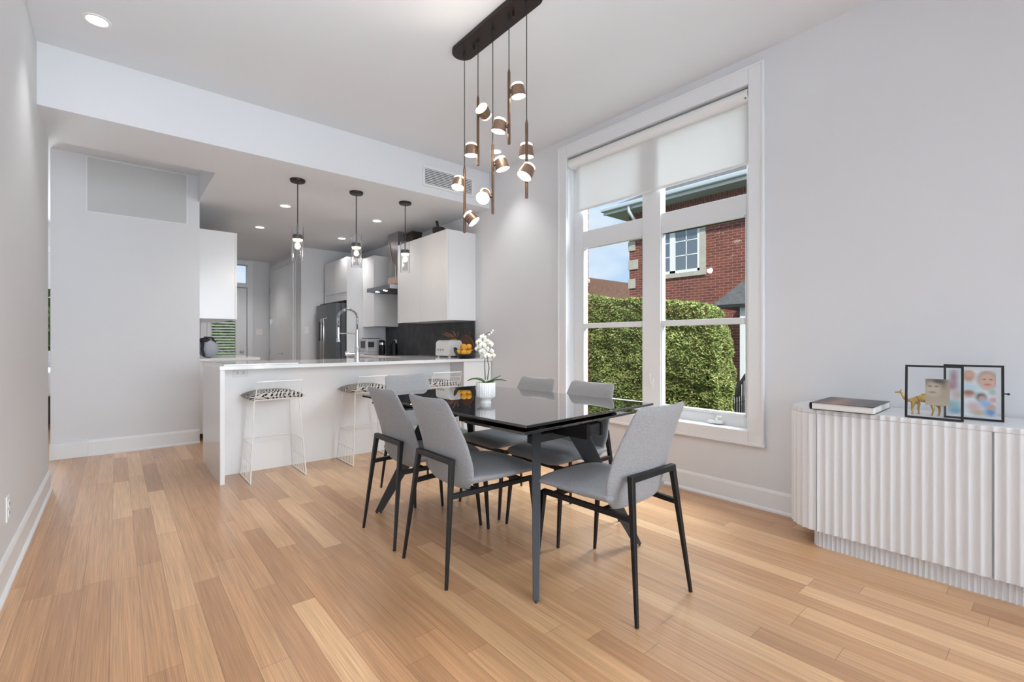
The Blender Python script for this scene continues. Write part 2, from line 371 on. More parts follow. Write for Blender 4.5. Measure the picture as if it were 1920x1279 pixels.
        if sub:
            b = o.modifiers.new('sub', 'SUBSURF'); b.levels = sub; b.render_levels = sub
        return o
def smooth_by_angle(o, deg=40):
    me = o.data
    for p in me.polygons: p.use_smooth = True
    bm = bmesh.new(); bm.from_mesh(me)
    for e in bm.edges:
        if len(e.link_faces) == 2 and e.calc_face_angle(0) > math.radians(deg): e.smooth = False
    bm.to_mesh(me); bm.free()
    return o
def thing(name, label, cat, loc=(0, 0, 0), rz=0, group=None):
    o = bpy.data.objects.new(name, None); COL.objects.link(o); o.location = loc; o.rotation_euler = (0, 0, rz); o.empty_display_size = .1
    return tag(o, label, cat, group)
def tag(o, label=None, cat=None, group=None, kind=None):
    if label: o['label'] = label
    if cat: o['category'] = cat
    if group: o['group'] = group
    if kind: o['kind'] = kind
    return o
def struct(o, label=None): o['kind'] = 'structure'; return tag(o, label)
def copy_tree(o, parent=None):
    c = o.copy(); COL.objects.link(c)
    if parent: c.parent = parent
    for ch in list(o.children): copy_tree(ch, c)
    return c

# ------------------------------------------------------------ room shell
WR = 3.225; WL = -.384
FX0, FY0, FY1 = -4.5, -3.5, 9.8
struct(MB().box(FX0-.1, FY0-.1, -.12, WR+.35, FY1+.2, 0).build('floor', 'floor'), 'light bamboo plank floor running the length of the room')
c = MB().box(FX0-.1, FY0-.1, 3.0, WR+.3, 4.2, 3.15)
struct(c.build('ceiling', 'ceil'), 'flat white ceiling over the dining area')
c = MB().box(FX0-.1, 4.2, 2.6, WR+.3, 4.888, 3.15).box(.673, 4.888, 2.6, WR+.3, FY1+.2, 3.15).box(FX0-.1, 4.888, 2.88, .673, FY1+.2, 3.15)
struct(c.build('ceiling_kitchen', 'ceil'), 'lower white kitchen ceiling with beam face and raised recess')
# left wall
struct(MB().box(WL-.12, FY0, 0, WL, 4.85, 3.0).build('wall_left', 'wall'), 'long white wall close beside the camera')
def baseboard(name, a, b, nrm, h=.14, t=.014, shoe=True, label=None):
    a = Vector((*a, 0)); b = Vector((*b, 0)); n_ = Vector((*nrm, 0))
    prof = [(0, 0), (t+.012, 0), (t+.012, .012), (t+.004, .02), (t, .022), (t, h-.02), (t-.004, h-.008), (t-.008, h), (0, h)] if shoe else [(0, 0), (t, 0), (t, h-.02), (t-.004, h-.008), (t-.008, h), (0, h)]
    P = [p+n_*u+Vector((0, 0, z)) for p in (a, b) for u, z in prof]; k = len(prof)
    F = [(i, (i+1) % k, k+(i+1) % k, k+i) for i in range(k)]+[tuple(range(k)), tuple(range(2*k-1, k-1, -1))]
    return struct(MB().add(P, F).build(name, 'trim'), label)
baseboard('baseboard_left', (WL, FY0), (WL, 4.85), (1, 0), label='white baseboard along the left wall')
# right (window) wall with opening
OY0, OY1, OZ0, OZ1 = 1.352, 2.999, .50, 2.812
r = MB()
for (y0, y1, z0, z1) in ((FY0, OY0, 0, 3.0), (OY1, FY1, 0, 3.0), (OY0, OY1, 0, OZ0), (OY0, OY1, OZ1, 3.0)):
    r.box(WR, y0, z0, WR+.15, y1, z1)
struct(r.build('wall_right', 'wall'), 'white wall with the tall double window')
r = MB()
for (y0, y1, z0, z1) in ((FY0, 1.36, -.8, 3.4), (2.975, FY1, -.8, 3.4), (1.36, 2.975, -.8, .46), (1.36, 2.975, 2.86, 3.4)):
    r.box(WR+.15, y0, z0, WR+.27, y1, z1)
struct(r.build('wall_outer', 'brick'), 'outer brick skin of the window wall')
baseboard('baseboard_right', (WR, FY0), (WR, 4.16), (-1, 0), t=.008, label='white baseboard under the window')
# rear wall behind the camera; its wide window opening is added for light
r = MB()
for (x0, x1, z0, z1) in ((FX0, -.15, 0, 3.0), (3.05, WR+.1, 0, 3.0), (-.15, 3.05, 0, .35), (-.15, 3.05, 2.75, 3.0)):
    r.box(x0, FY0+.0, z0, x1, FY0+.1, z1)
struct(r.build('wall_rear', 'wall'), 'white wall behind the viewer with an added wide window opening')
# partition and hall
PX0, PX1, PY = -.463, .687, 6.03
struct(MB().box(PX0, PY, 0, PX1, PY+.12, 2.88).build('wall_partition', 'wall'), 'white partition wall with a transom panel near its top')
struct(MB().box(.567, PY+.12, 0, .687, FY1, 2.88).build('wall_kitchen_left', 'wall'), 'white wall behind the left kitchen run')
baseboard('baseboard_partition', (PX0-.002, PY), (PX1, PY), (0, -1), h=.15, label='white baseboard of the partition wall')
struct(MB().box(PX0-.006, PY-.03, 0, -.205, PY, .152).build('baseboard_block', 'trim', bevel=.004), 'thicker block of baseboard at the partition end')
struct(MB().box(FX0-.1, FY0, 0, FX0, FY1, 3.0).build('wall_hall_left', 'wall'), 'far left wall of the hall room')
struct(MB().box(FX0, 4.7, 0, WL-.12, 4.8, 2.88).build('wall_hall_front', 'wall'), 'near wall of the hall room')
# back wall with garden door opening and hall window opening
r = MB()
DX0, DX1, DZ = 1.22, 1.86, 2.09
HX0, HX1, HZ0, HZ1 = -1.75, -.62, .85, 2.42
for (x0, x1, z0, z1) in ((FX0, HX0, 0, 2.9), (HX0, HX1, 0, HZ0), (HX0, HX1, HZ1, 2.9), (HX1, DX0, 0, 2.9), (DX0, DX1, DZ+.42, 2.9), (DX0, DX1, DZ, DZ+.08), (DX1, WR+.15, 0, 2.9)):
    r.box(x0, FY1, z0, x1, FY1+.15, z1)
struct(r.build('wall_back', 'wall'), 'far back wall with the garden door')
struct(MB().box(2.25, 7.86, 0, WR, 7.96, 2.6).build('wall_fridge_end', 'wall'), 'short white wall past the refrigerator')
struct(MB().box(2.25, 7.96, 0, 2.35, FY1, 2.6).build('wall_hall_right', 'wall'), 'white wall holding the tall pantry door')
# transom panel in the partition
t = thing('window_2', None, None, (.18, PY, 2.35)); struct(t, 'fixed transom panel set high in the partition wall')
MB().box(-.21, PY-.004, 2.345, .569, PY+.02, 2.86).build('pane', 'tglass', t)
m = MB()
for b_ in ((-.22, 2.335, .579, 2.345), (-.22, 2.86, .579, 2.868), (-.22, 2.345, -.21, 2.86), (.569, 2.345, .579, 2.86)):
    m.box(b_[0], PY-.008, b_[1], b_[2], PY+.01, b_[3])
m.build('window_frame', 'trim', t)

# ------------------------------------------------------------ main window
wn = thing('window_1', None, None, (WR, 2.17, .41)); struct(wn, 'tall white double window looking onto a hedge and brick house')
m = MB(); x0, x1 = WR-.02, WR
m.box(x0, 1.261, .41, x1, OY0, 2.922).box(x0, OY1, .41, x1, 3.096, 2.922).box(x0, OY0, OZ1, x1, OY1, 2.922).box(x0, OY0, .41, x1, OY1, OZ0)
m.build('casing', 'trim', wn, bevel=.004)
m = MB().box(WR-.03, 1.245, .405, WR, 3.11, .425).box(WR-.026, 1.252, 2.912, WR, 3.105, 2.93).box(WR-.026, 1.252, .42, WR, 1.27, 2.92).box(WR-.026, 3.087, .42, WR, 3.104, 2.92)
m.build('outer_moulding', 'trim', wn, bevel=.004)
m = MB().box(WR-.01, OY0, OZ0-.01, WR+.14, OY1, OZ0+.004)
m.build('window_sill', 'trim', wn, bevel=.003)
GX = WR+.12
m = MB()
YL0, YL1, YR0, YR1 = 2.235, 2.881, 1.409, 2.067
F0, F1 = GX-.03, GX+.03
m.box(F0, OY0, OZ0, F1, YR0-.0, OZ1).box(F0, YL1, OZ0, F1, OY1, OZ1).box(F0-.015, YR1, OZ0, F1, YL0, OZ1)
for a, b_ in ((YR0, YR1), (YL0, YL1)):
    m.box(F0, a, OZ0, F1, b_, .575).box(F0, a, 1.972, F1, b_, 2.118).box(F0, a, 2.75, F1, b_, OZ1)
m.build('window_frame', 'trim', wn, bevel=.004)
for nm, a, b_ in (('sash', YR0, YR1), ('sash', YL0, YL1)):
    s_ = MB(); t_ = .022
    for z0, z1 in ((.575, 1.972),):
        s_.box(GX-.034, a, z0, GX+.01, a+.007, z1).box(GX-.034, b_-.007, z0, GX+.01, b_, z1).box(GX-.042, a+.007, z0, GX+.01, b_-.007, z0+.02).box(GX-.042, a+.007, z1-.016, GX+.01, b_-.007, z1)
        s_.box(GX-.04, a+.007, 1.218, GX+.012, b_-.007, 1.262)
    so = s_.build(nm, 'trim', wn, bevel=.003)
    MB().box(GX-.004, a, .59, GX, b_, 1.96).build('glass_pane', 'glass', so)
    MB().box(GX-.004, a, 2.11, GX, b_, 2.76).build('transom_pane', 'glass', wn)
# dark gasket line at the top of the right sash
m = MB().box(GX-.02, YR0, 1.955, GX+.02, YR1, 1.974); m.build('screen_gasket', 'dark', wn)
k = MB().box(GX-.085, 1.56, .512, GX-.04, 1.66, .53).cyl((GX-.07, 1.60, .53), (GX-.07, 1.60, .545), .012)
k.tube([(GX-.07, 1.60, .54), (GX-.09, 1.585, .565), (GX-.10, 1.55, .565)], .006, 8)
smooth_by_angle(k.build('crank_handle', 'plastic', wn))
k = MB().box(GX-.055, 2.13, .72, GX-.04, 2.155, .80).tube([(GX-.06, 2.143, .76), (GX-.075, 2.143, .78), (GX-.075, 2.143, .84)], .006, 8)
smooth_by_angle(k.build('sash_lock', 'plastic', wn))
# roller blind
bl = thing('roller_blind', 'white roller blind pulled partway down over the window top', 'blind', (WR+.03, 2.15, 2.79))
prof = [(math.cos(a)*.042, math.sin(a)*.042) for a in [PI*.5+i*PI/10 for i in range(11)]]
poly = [(.045, .05)]+[(x*1.0, z+.008) for x, z in prof]+[(.045, -.034)]
P = [(WR+.03+x, y, 2.752+z) for y in (1.36, 2.992) for x, z in poly]; k = len(poly)
m = MB().add(P, [(i, (i+1) % k, k+(i+1) % k, k+i) for i in range(k)]+[tuple(range(k)), tuple(range(2*k-1, k-1, -1))])
smooth_by_angle(m.build('cassette', 'plastic', bl))
MB().box(WR-.004, 1.372, 2.728, WR+.0, 1.382, 2.772).build('cassette_clip', 'graph', bl)
MB().box(WR+.05, 1.375, 2.315, WR+.052, 2.93, 2.74).build('blind_fabric', 'blind', bl)
m = MB().box(WR+.046, 1.375, 2.298, WR+.056, 2.93, 2.318); m.build('bottom_bar', 'plastic', bl, bevel=.002)
m = MB().tube([(WR+.03, 1.368, 2.74-.05*i) for i in range(30)], .0018, 6); m.build('bead_chain', 'plastic', bl)

# ------------------------------------------------------------ hall window and garden door
hw = thing('window_3', None, None, (HX0, FY1, HZ0)); struct(hw, 'hall window glimpsed past the partition edge')
m = MB()
for b_ in ((HX0-.09, HZ0-.09, HX1+.09, HZ0), (HX0-.09, HZ1, HX1+.09, HZ1+.09), (HX0-.09, HZ0, HX0, HZ1), (HX1, HZ0, HX1+.09, HZ1)):
    m.box(b_[0], FY1-.02, b_[1], b_[2], FY1, b_[3])
m.box((HX0+HX1)/2-.03, FY1+.03, HZ0, (HX0+HX1)/2+.03, FY1+.08, HZ1).box(HX0, FY1+.03, HZ0, HX1, FY1+.08, HZ0+.05).box(HX0, FY1+.03, HZ1-.05, HX1, FY1+.08, HZ1)
m.build('window_frame', 'trim', hw, bevel=.003)
MB().box(HX0, FY1+.05, HZ0, HX1, FY1+.054, HZ1).build('glass_pane', 'glass', hw)
hb = MB().box(HX0, FY1+.005, 1.88, HX1, FY1+.008, HZ1).build('hall_blind', 'blind', origin=(HX0, FY1, 1.88)); tag(hb, 'pale roller blind in the narrow view past the partition edge', 'blind')
dr = thing('door_1', None, None, (DX0, FY1, 0)); struct(dr, 'white garden door with a slatted blind at the kitchen end')
m = MB().box(DX0-.09, FY1-.02, 0, DX0, FY1, DZ+.5).box(DX1, FY1-.02, 0, DX1+.09, FY1, DZ+.5).box(DX0, FY1-.02, DZ, DX1, FY1, DZ+.08).box(DX0, FY1-.02, DZ+.42, DX1, FY1, DZ+.5)
m.build('door_casing', 'trim', dr, bevel=.003)
m = MB().box(DX0+.01, FY1+.02, .01, DX0+.08, FY1+.06, DZ-.01).box(DX1-.19, FY1+.02, .01, DX1-.01, FY1+.06, DZ-.01).box(DX0+.08, FY1+.02, .01, DX1-.19, FY1+.06, .25).box(DX0+.08, FY1+.02, DZ-.15, DX1-.19, FY1+.06, DZ-.01)
lf = m.build('door_leaf', 'satin', dr, bevel=.003)
MB().box(DX0+.08, FY1+.038, .25, DX1-.19, FY1+.042, DZ-.15).build('door_glass', 'glass', dr)
smooth_by_angle(MB().cyl((DX1-.09, FY1+.02, .9), (DX1-.09, FY1-.01, .9), .012).sphere((DX1-.09, FY1-.03, .9), .028).cyl((DX1-.09, FY1+.018, .9), (DX1-.09, FY1+.012, .9), .035).build('door_knob', 'chrome', dr))
MB().box(DX0, FY1+.04, DZ+.08, DX1, FY1+.044, DZ+.42).build('transom_pane', 'glass', dr)
bd = thing('door_blind', 'white slatted blind hanging over the garden door glass', 'blind', (DX0, FY1, .25))
m = MB()
for i in range(34):
    z = .28+i*.05
    m.hexa([(DX0+.07, FY1-.012, z-.012), (DX1-.20, FY1-.012, z-.012), (DX1-.20, FY1+.014, z+.008), (DX0+.07, FY1+.014, z+.008)],
           [(DX0+.07, FY1-.012, z-.009), (DX1-.20, FY1-.012, z-.009), (DX1-.20, FY1+.014, z+.011), (DX0+.07, FY1+.014, z+.011)])
m.build('slats', 'plastic', bd)
MB().box(DX0+.06, FY1-.018, 1.96, DX1-.19, FY1+.016, 2.0).build('head_rail', 'plastic', bd)
# tall pantry door on the hall right wall
dp = thing('door_2', None, None, (2.25, 8.2, 0)); struct(dp, 'tall plain white door with a lever handle past the refrigerator')
m = MB().box(2.238, 8.15, 0, 2.25, 8.19, 2.43).box(2.23, 9.66, 0, 2.25, 9.75, 2.50).box(2.23, 8.19, 2.41, 2.25, 9.66, 2.50); m.build('door_casing', 'trim', dp, bevel=.003)
MB().box(2.215, 8.20, .01, 2.249, 9.65, 2.40).build('door_leaf', 'satin', dp, bevel=.003)
smooth_by_angle(MB().cyl((2.215, 8.82, .88), (2.16, 8.82, .88), .01).tube([(2.16, 8.82, .88), (2.155, 8.88, .88), (2.155, 8.95, .88)], .009).cyl((2.214, 8.82, .88), (2.205, 8.82, .88), .028).build('lever_handle', 'chrome', dp))
for z in (.9, 1.46, 2.05): MB().box(2.205, 9.64, z-.05, 2.232, 9.67, z+.05).build('hinge', 'chrome', dp)

# ------------------------------------------------------------ wall plates, vent, downlights
def outlet(name, label, c, nrm, w, h, duplex=0, toggles=0, cat='outlet'):
    """plate centred at c, facing nrm ('x-','x+','y-')"""
    o = thing(name, label, cat, c)
    def pl(u0, v0, u1, v1, d0, d1):
        x, y, z = c
        if nrm == 'y-': return (x+u0, y-d1, z+v0, x+u1, y-d0, z+v1)
        if nrm == 'x-': return (x-d1, y+u0, z+v0, x-d0, y+u1, z+v1)
        return (x+d0, y+u0, z+v0, x+d1, y+u1, z+v1)
    MB().box(*pl(-w/2, -h/2, w/2, h/2, 0, .006)).build('cover_plate', 'plastic', o, bevel=.002)
    n = duplex
    for i in range(n):
        a = (i-(n-1)/2)*.042
        u, v = (a, 0) if w > h else (0, a)
        so_ = MB().box(*pl(u-.016, v-.016, u+.016, v+.016, .006, .009)).build('socket', 'plastic', o, bevel=.001); m = MB()
        for q in (-.006, .006):
            if w > h: m.box(*pl(u-.006, q-.0015, u+.006, q+.0015, .0088, .0096))
            else: m.box(*pl(u+q-.0015, v-.006, u+q+.0015, v+.006, .0088, .0096))
        m.build('slots', 'dark', so_)
    for i in range(toggles):
        u = (i-(toggles-1)/2)*.045
        MB().box(*pl(u-.016, -.033, u+.016, .033, .006, .010)).build('rocker', 'plastic', o, bevel=.001)
    return o
outlet('wall_outlet', 'white double socket low on the near left wall', (WL, 3.14, .33), 'x+', .07, .115, 2)
outlet('wall_outlet', 'white horizontal double socket under the counter, above the left bar stool', (.79, 4.43, .835), 'y-', .115, .07, 2)
outlet('light_switch', 'white rocker switch on the short wall beside the refrigerator', (2.33, 7.86, 1.27), 'y-', .07, .115, 0, 1, 'switch')
outlet('light_switch', 'white double rocker switch on the back wall right of the garden door', (2.06, FY1, 1.27), 'y-', .115, .115, 0, 2, 'switch')
outlet('wall_outlet', 'white socket plate on the dark backsplash behind the black grinder', (WR-.012, 6.50, 1.06), 'x-', .075, .12, 2)
v = thing('air_vent', 'white slatted air vent grille in the beam face above the kitchen', 'vent', (2.685, 4.2, 2.68))
m = MB().box(2.37, 4.188, 2.68, 3.0, 4.2, 2.705).box(2.37, 4.188, 2.865, 3.0, 4.2, 2.89).box(2.37, 4.188, 2.705, 2.395, 4.2, 2.865).box(2.975, 4.188, 2.705, 3.0, 4.2, 2.865)
m.build('vent_frame', 'trim', v, bevel=.002)
m = MB()
for i in range(9):
    z = 2.712+i*.0175
    m.hexa([(2.395, 4.188, z-.004), (2.975, 4.188, z-.004), (2.975, 4.199, z+.004), (2.395, 4.199, z+.004)], [(2.395, 4.188, z+.004), (2.975, 4.188, z+.004), (2.975, 4.199, z+.012), (2.395, 4.199, z+.012)])
m.build('slats', 'trim', v)
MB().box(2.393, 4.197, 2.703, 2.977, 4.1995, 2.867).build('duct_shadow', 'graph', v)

DL = [(-.087, 3.697, 3.0, 'ceiling downlight with wide trim above the left wall, nearest the camera'),
      (2.902, 3.67, 3.0, 'small ceiling downlight seen behind the chandelier rods'),
      (1.431, 5.575, 2.6, 'kitchen ceiling downlight between the first and second pendants'),
      (1.442, 6.838, 2.6, 'kitchen ceiling downlight left of the first pendant, far back'),
      (2.481, 5.528, 2.6, 'kitchen ceiling downlight between second and third pendants, nearer one'),
      (2.514, 6.808, 2.6, 'kitchen ceiling downlight above the refrigerator end of the kitchen'),
      (1.45, 8.9, 2.6, 'ceiling downlight near the garden door at the back')]
first = None
for i, (x, y, z, lb) in enumerate(DL):
    if first is None:
        o = thing('recessed_downlight', lb, 'ceiling light', (x, y, z), 0, 'recessed ceiling downlights'); first = o
        smooth_by_angle(MB().lathe([(.045, -.001), (.052, -.006), (.066, -.004), (.068, 0)], n=32, cap=False).build('trim_ring', 'plastic', o, local=True))
        MB().lathe([(.001, -.0025), (.045, -.0025)], n=32, cap=False).build('lens', 'downlight', o, local=True)
    else:
        o = copy_tree(first); o.location = (x, y, z); o['label'] = lb
    light('downlight_beam', 'SPOT', (x, y, z-.03), (0, 0, -1), (11, 15, 13, 16, 7, 13, 16)[i], .04, color=(1, .98, .96), spot_size=2.2 if i > 1 else 1.5, spot_blend=.8)

# ------------------------------------------------------------ kitchen
CT = .907
pc = thing('peninsula_cabinet', 'white kitchen peninsula body with a gloss end panel, behind the bar stools', 'cabinet', (1.9, 4.7, 0))
MB().box(.603, 4.15, 0, .635, 5.07, CT-.03).build('end_panel', 'gloss', pc, bevel=.001)
MB().box(.635, 4.43, 0, 2.851, 4.45, CT-.03).build('back_panel', 'pfront', pc)
MB().box(.635, 4.45, .1, 3.22, 5.05, CT-.03).build('carcass', 'satin', pc)
MB().box(2.855, 4.18, .08, 3.22, 4.45, CT-.03).build('side_cabinet', 'satin', pc)
MB().box(2.851, 4.16, .06, 3.22, 4.178, CT-.034).build('side_door', 'pfront', pc, bevel=.001)
ctp = thing('countertop', 'white quartz countertop of the peninsula and the run along the right wall', 'countertop', (1.9, 4.7, CT))
m = MB().box(.60, 4.14, CT-.03, WR, 5.08, CT).box(2.60, 5.08, CT-.03, WR, 6.83, CT)
m.build('slab', 'quartz', ctp, bevel=.002)
bc = thing('base_cabinet', 'white base cabinets under the right-hand counter run', 'cabinet', (2.9, 5.9, 0))
MB().box(2.66, 5.09, .1, WR-.022, 6.82, CT-.031).build('carcass', 'satin', bc)
for i in range(3): MB().box(2.64, 5.1+i*.573, .1, 2.66, 5.1+i*.573+.568, CT-.035).build('door', 'gloss', bc, bevel=.001)
MB().box(2.7, 5.09, 0, WR-.022, 6.82, .1).build('toe_kick', 'satin', bc)
b_ = MB().box(.63, 4.16, CT, 1.17, 4.62, CT+.012).build('counter_board', 'quartz', bevel=.003, origin=(.9, 4.4, CT)); tag(b_, 'thin white board lying on the left end of the peninsula counter', 'board')
lb = thing('base_cabinet', 'white base cabinet of the left kitchen run, beside the partition', 'cabinet', (1.0, 6.9, 0))
MB().box(.69, 6.12, .08, 1.26, 7.6, CT-.03).build('carcass', 'satin', lb); MB().box(.69, 6.10, CT-.03, 1.29, 7.6, CT).build('counter', 'quartz', lb, bevel=.002)
for i in range(3): MB().box(1.26, 6.12+i*.493, .08, 1.278, 6.12+i*.493+.488, CT-.04).build('door', 'gloss', lb, bevel=.001)
def upper(label, x0, y0, z0, x1, y1, z1, doors, side):
    o = thing('wall_cabinet', label, 'cabinet', ((x0+x1)/2, (y0+y1)/2, z0))
    t_ = .02
    if side == 'x-':
        MB().box(x0+t_, y0, z0+.004, x1, y1, z1).build('carcass', 'satin', o, bevel=.001)
        n = doors; w_ = (y1-y0)/n
        for i in range(n): MB().box(x0, y0+i*w_+.001, z0, x0+t_-.001, y0+(i+1)*w_-.001, z1).build('door', 'satin', o, bevel=.001)
    else:
        MB().box(x0, y0, z0+.004, x1-t_, y1, z1).build('carcass', 'gloss', o, bevel=.001)
        n = doors; w_ = (y1-y0)/n
        for i in range(n): MB().box(x1-t_+.001, y0+i*w_+.001, z0, x1, y0+(i+1)*w_-.001, z1).build('door', 'gloss', o, bevel=.001)
    return o
upper('large white wall cabinet nearest the window, right of the hood', 2.832, 4.465, 1.335, WR, 5.674, 2.36, 2, 'x-')
upper('narrower white wall cabinet between the hood and the tall unit', 2.832, 6.42, 1.31, WR, 6.82, 2.336, 1, 'x-')
upper('glossy white wall cabinet on the left, beside the partition wall', .687, 6.12, 1.345, 1.056, 7.5, 2.335, 2, 'x+')
tu = thing('tall_cabinet', 'tall white cabinet surrounding the refrigerator', 'cabinet', (2.9, 7.3, 0))
MB().box(2.596, 6.825, 0, WR-.022, 6.845, 2.346).build('side_panel', 'satin', tu, bevel=.001)
MB().box(2.616, 6.845, 1.71, WR-.022, 7.76, 2.346).build('top_box', 'satin', tu)
for i in range(2): MB().box(2.596, 6.847+i*.457, 1.83, 2.614, 6.847+i*.457+.452, 2.344).build('door', 'satin', tu, bevel=.001)
MB().box(2.6, 6.847, 1.71, 2.618, 7.76, 1.825).build('filler_panel', 'satin', tu)
MB().box(2.596, 7.76, 0, WR-.022, 7.78, 2.346).build('side_panel', 'satin', tu)
fr = thing('refrigerator', 'dark stainless french door refrigerator recessed in the tall cabinet', 'refrigerator', (2.8, 7.3, 0))
MB().box(2.53, 6.87, .02, 3.2, 7.74, 1.665).build('body', 'dsteel', fr, bevel=.004)
for y0, y1 in ((6.872, 7.30), (7.306, 7.74)):
    d_ = MB().box(2.45, y0, .72, 2.525, y1, 1.66).build('door', 'dsteel', fr, bevel=.006)
    hy = y1-.05 if y0 < 7 else y0+.05
    smooth_by_angle(MB().tube([(2.45, hy, .80), (2.40, hy, .82), (2.40, hy, 1.43), (2.45, hy, 1.45)], .011, 10).build('handle', 'chrome', d_))
MB().box(2.45, 6.872, .06, 2.525, 7.74, .71).build('freezer_drawer', 'dsteel', fr, bevel=.006)
MB().box(2.444, 7.40, 1.10, 2.45, 7.62, 1.40).build('water_dispenser', 'dark', fr, bevel=.004)
MB().box(2.50, 6.90, 1.66, 2.62, 7.72, 1.685).build('hinge_cover', 'black', fr)
bs = MB().box(WR-.013, 4.47, CT, WR-.001, 6.822, 1.333).box(WR-.013, 5.676, 1.333, WR-.001, 6.418, 1.8).build('backsplash', 'slate', origin=(WR, 5.6, CT))
tag(bs, 'dark slate backsplash panel on the right kitchen wall', 'backsplash')
# range hood
hd = thing('range_hood', 'stainless range hood with a square chimney between the wall cabinets', 'range hood', (2.98, 6.05, 1.79))
m = MB().hexa([(2.725, 5.68, 1.79), (WR-.014, 5.68, 1.79), (WR-.014, 6.415, 1.79), (2.725, 6.415, 1.79)], [(2.725, 5.68, 1.845), (WR-.014, 5.68, 1.845), (WR-.014, 6.415, 1.845), (2.725, 6.415, 1.845)])
m.build('hood_canopy', 'steel', hd, bevel=.003)
m = MB().hexa([(2.74, 5.70, 1.846), (WR-.014, 5.70, 1.846), (WR-.014, 6.40, 1.846), (2.74, 6.40, 1.846)], [(2.92, 5.86, 1.90), (WR-.014, 5.86, 1.90), (WR-.014, 6.16, 1.90), (2.92, 6.16, 1.90)])
m.build('hood_slope', 'steel', hd)
MB().box(2.93, 5.86, 1.89, WR-.014, 6.156, 2.598).build('chimney', 'steel', hd, bevel=.002)
MB().box(2.925, 5.855, 1.89, WR-.014, 6.161, 1.985).build('chimney_collar', 'tape', hd)
MB().box(2.76, 5.72, 1.786, 3.18, 6.38, 1.79).build('filter_panel', 'graph', hd)
for y in (5.95, 6.2): MB().lathe([(.001, 0), (.028, 0), (.03, .004)], (2.79, y, 1.782), 20).build('hood_lamp', 'downlight', hd)
for pp in ([(2.925, 6.13, 2.50), (2.923, 6.10, 2.44), (2.922, 6.06, 2.30), (2.922, 6.02, 2.18), (2.922, 5.98, 2.15)], [(2.922, 5.96, 2.16), (2.92, 5.90, 2.12), (2.91, 5.89, 2.0), (2.91, 5.87, 1.92)]):
    smooth_by_angle(MB().tube(pp, .006, 8).build('film_edge', 'tape', hd))
# cooktop
ck = thing('cooktop', 'black glass cooktop set into the counter under the hood', 'cooktop', (2.93, 6.05, CT))
MB().box(2.68, 5.70, CT, 3.16, 6.40, CT+.008).build('glass_surface', 'bglass', ck, bevel=.002)
for x, y, r_ in ((2.8, 5.88, .09), (2.8, 6.2, .07), (3.03, 5.88, .07), (3.03, 6.2, .09)): MB().lathe([(r_, CT+.0082), (r_+.002, CT+.0086)], (x, y, 0), 28, cap=False).build('burner_ring', 'graph', ck)
# items above the cabinets
bx = MB().box(2.91, 5.41, 2.362, 3.045, 5.65, 2.495).box(2.905, 5.405, 2.495, 3.05, 5.655, 2.518)
tag(bx.build('wooden_box', 'dwood', origin=(2.98, 5.53, 2.362), bevel=.003), 'dark brown lidded box on the wall cabinet beside the hood chimney', 'box')
mo = thing('mortar', 'dark brown bowl with a stick leaning out, on top of the wall cabinet', 'bowl', (3.02, 4.92, 2.362))
smooth_by_angle(MB().lathe([(.05, 0), (.06, .015), (.075, .07), (.075, .115), (.065, .115), (.055, .05), (.01, .045)], (3.00, 4.92, 2.362), 28).build('body', 'dwood', mo))
smooth_by_angle(MB().cyl((3.01, 4.92, 2.42), (2.99, 4.95, 2.565), .012, .018).build('stick', 'dwood', mo))
# faucet
fc = thing('kitchen_faucet', 'chrome spring kitchen faucet standing on the peninsula counter', 'faucet', (1.74, 4.32, CT))
fx, fy = 1.74, 4.32
smooth_by_angle(MB().lathe([(.032, 0), (.032, .008), (.026, .012), (.024, .13), (.02, .14)], (fx, fy, CT), 24).build('base', 'chrome', fc))
smooth_by_angle(MB().cyl((fx, fy, CT+.13), (fx, fy, CT+.30), .016).build('riser', 'chrome', fc))
smooth_by_angle(MB().cyl((fx, fy, CT+.075), (fx-.10, fy+.02, CT+.075), .012).cyl((fx-.075, fy+.015, CT+.075), (fx-.105, fy+.021, CT+.075), .02).build('lever_handle', 'chrome', fc))
arc = [(fx, fy, CT+.28+.012*i) for i in range(11)]
R_ = .075
arc += [(fx-R_+R_*math.cos(a), fy+(R_-R_*math.cos(a))*.5, CT+.41+.08*math.sin(a)) for a in [PI*i/14 for i in range(1, 15)]]
arc += [(fx-2*R_, fy+R_, CT+.41-.02*i) for i in range(1, 6)]
# spring coil following the arc
def resample(pts, n):
    pts = [Vector(p) for p in pts]; d = [0]
    for a, b in zip(pts, pts[1:]): d.append(d[-1]+(b-a).length)
    out = []; j = 0
    for i in range(n):
        t_ = d[-1]*i/(n-1)
        while j < len(d)-2 and d[j+1] < t_: j += 1
        out.append(pts[j].lerp(pts[j+1], (t_-d[j])/max(1e-9, d[j+1]-d[j])))
    return out
rs = resample(arc, 420); coil = []
for i, p in enumerate(rs):
    d = (rs[min(i+1, 419)]-rs[max(0, i-1)]).normalized(); yv = Vector((.45, .9, 0)).normalized(); xv = d.cross(yv).normalized(); yv = xv.cross(d)
    a = i*2*PI/10; coil.append(p+(xv*math.cos(a)+yv*math.sin(a))*.012)
smooth_by_angle(MB().tube(coil, .0028, 5).build('spring', 'chrome', fc))
smooth_by_angle(MB().tube(arc, .006, 8).build('hose', 'graph', fc))
hx, hy = fx-2*R_, fy+R_
smooth_by_angle(MB().cyl((hx, hy, CT+.32), (hx, hy, CT+.22), .014, .013).cyl((hx, hy, CT+.22), (hx, hy, CT+.185), .013, .02).build('spray_head', 'chrome', fc))
smooth_by_angle(MB().tube([(fx, fy, CT+.26), (fx-.07, fy+.03, CT+.265), (hx, hy, CT+.265)], .006).build('holder_arm', 'chrome', fc))
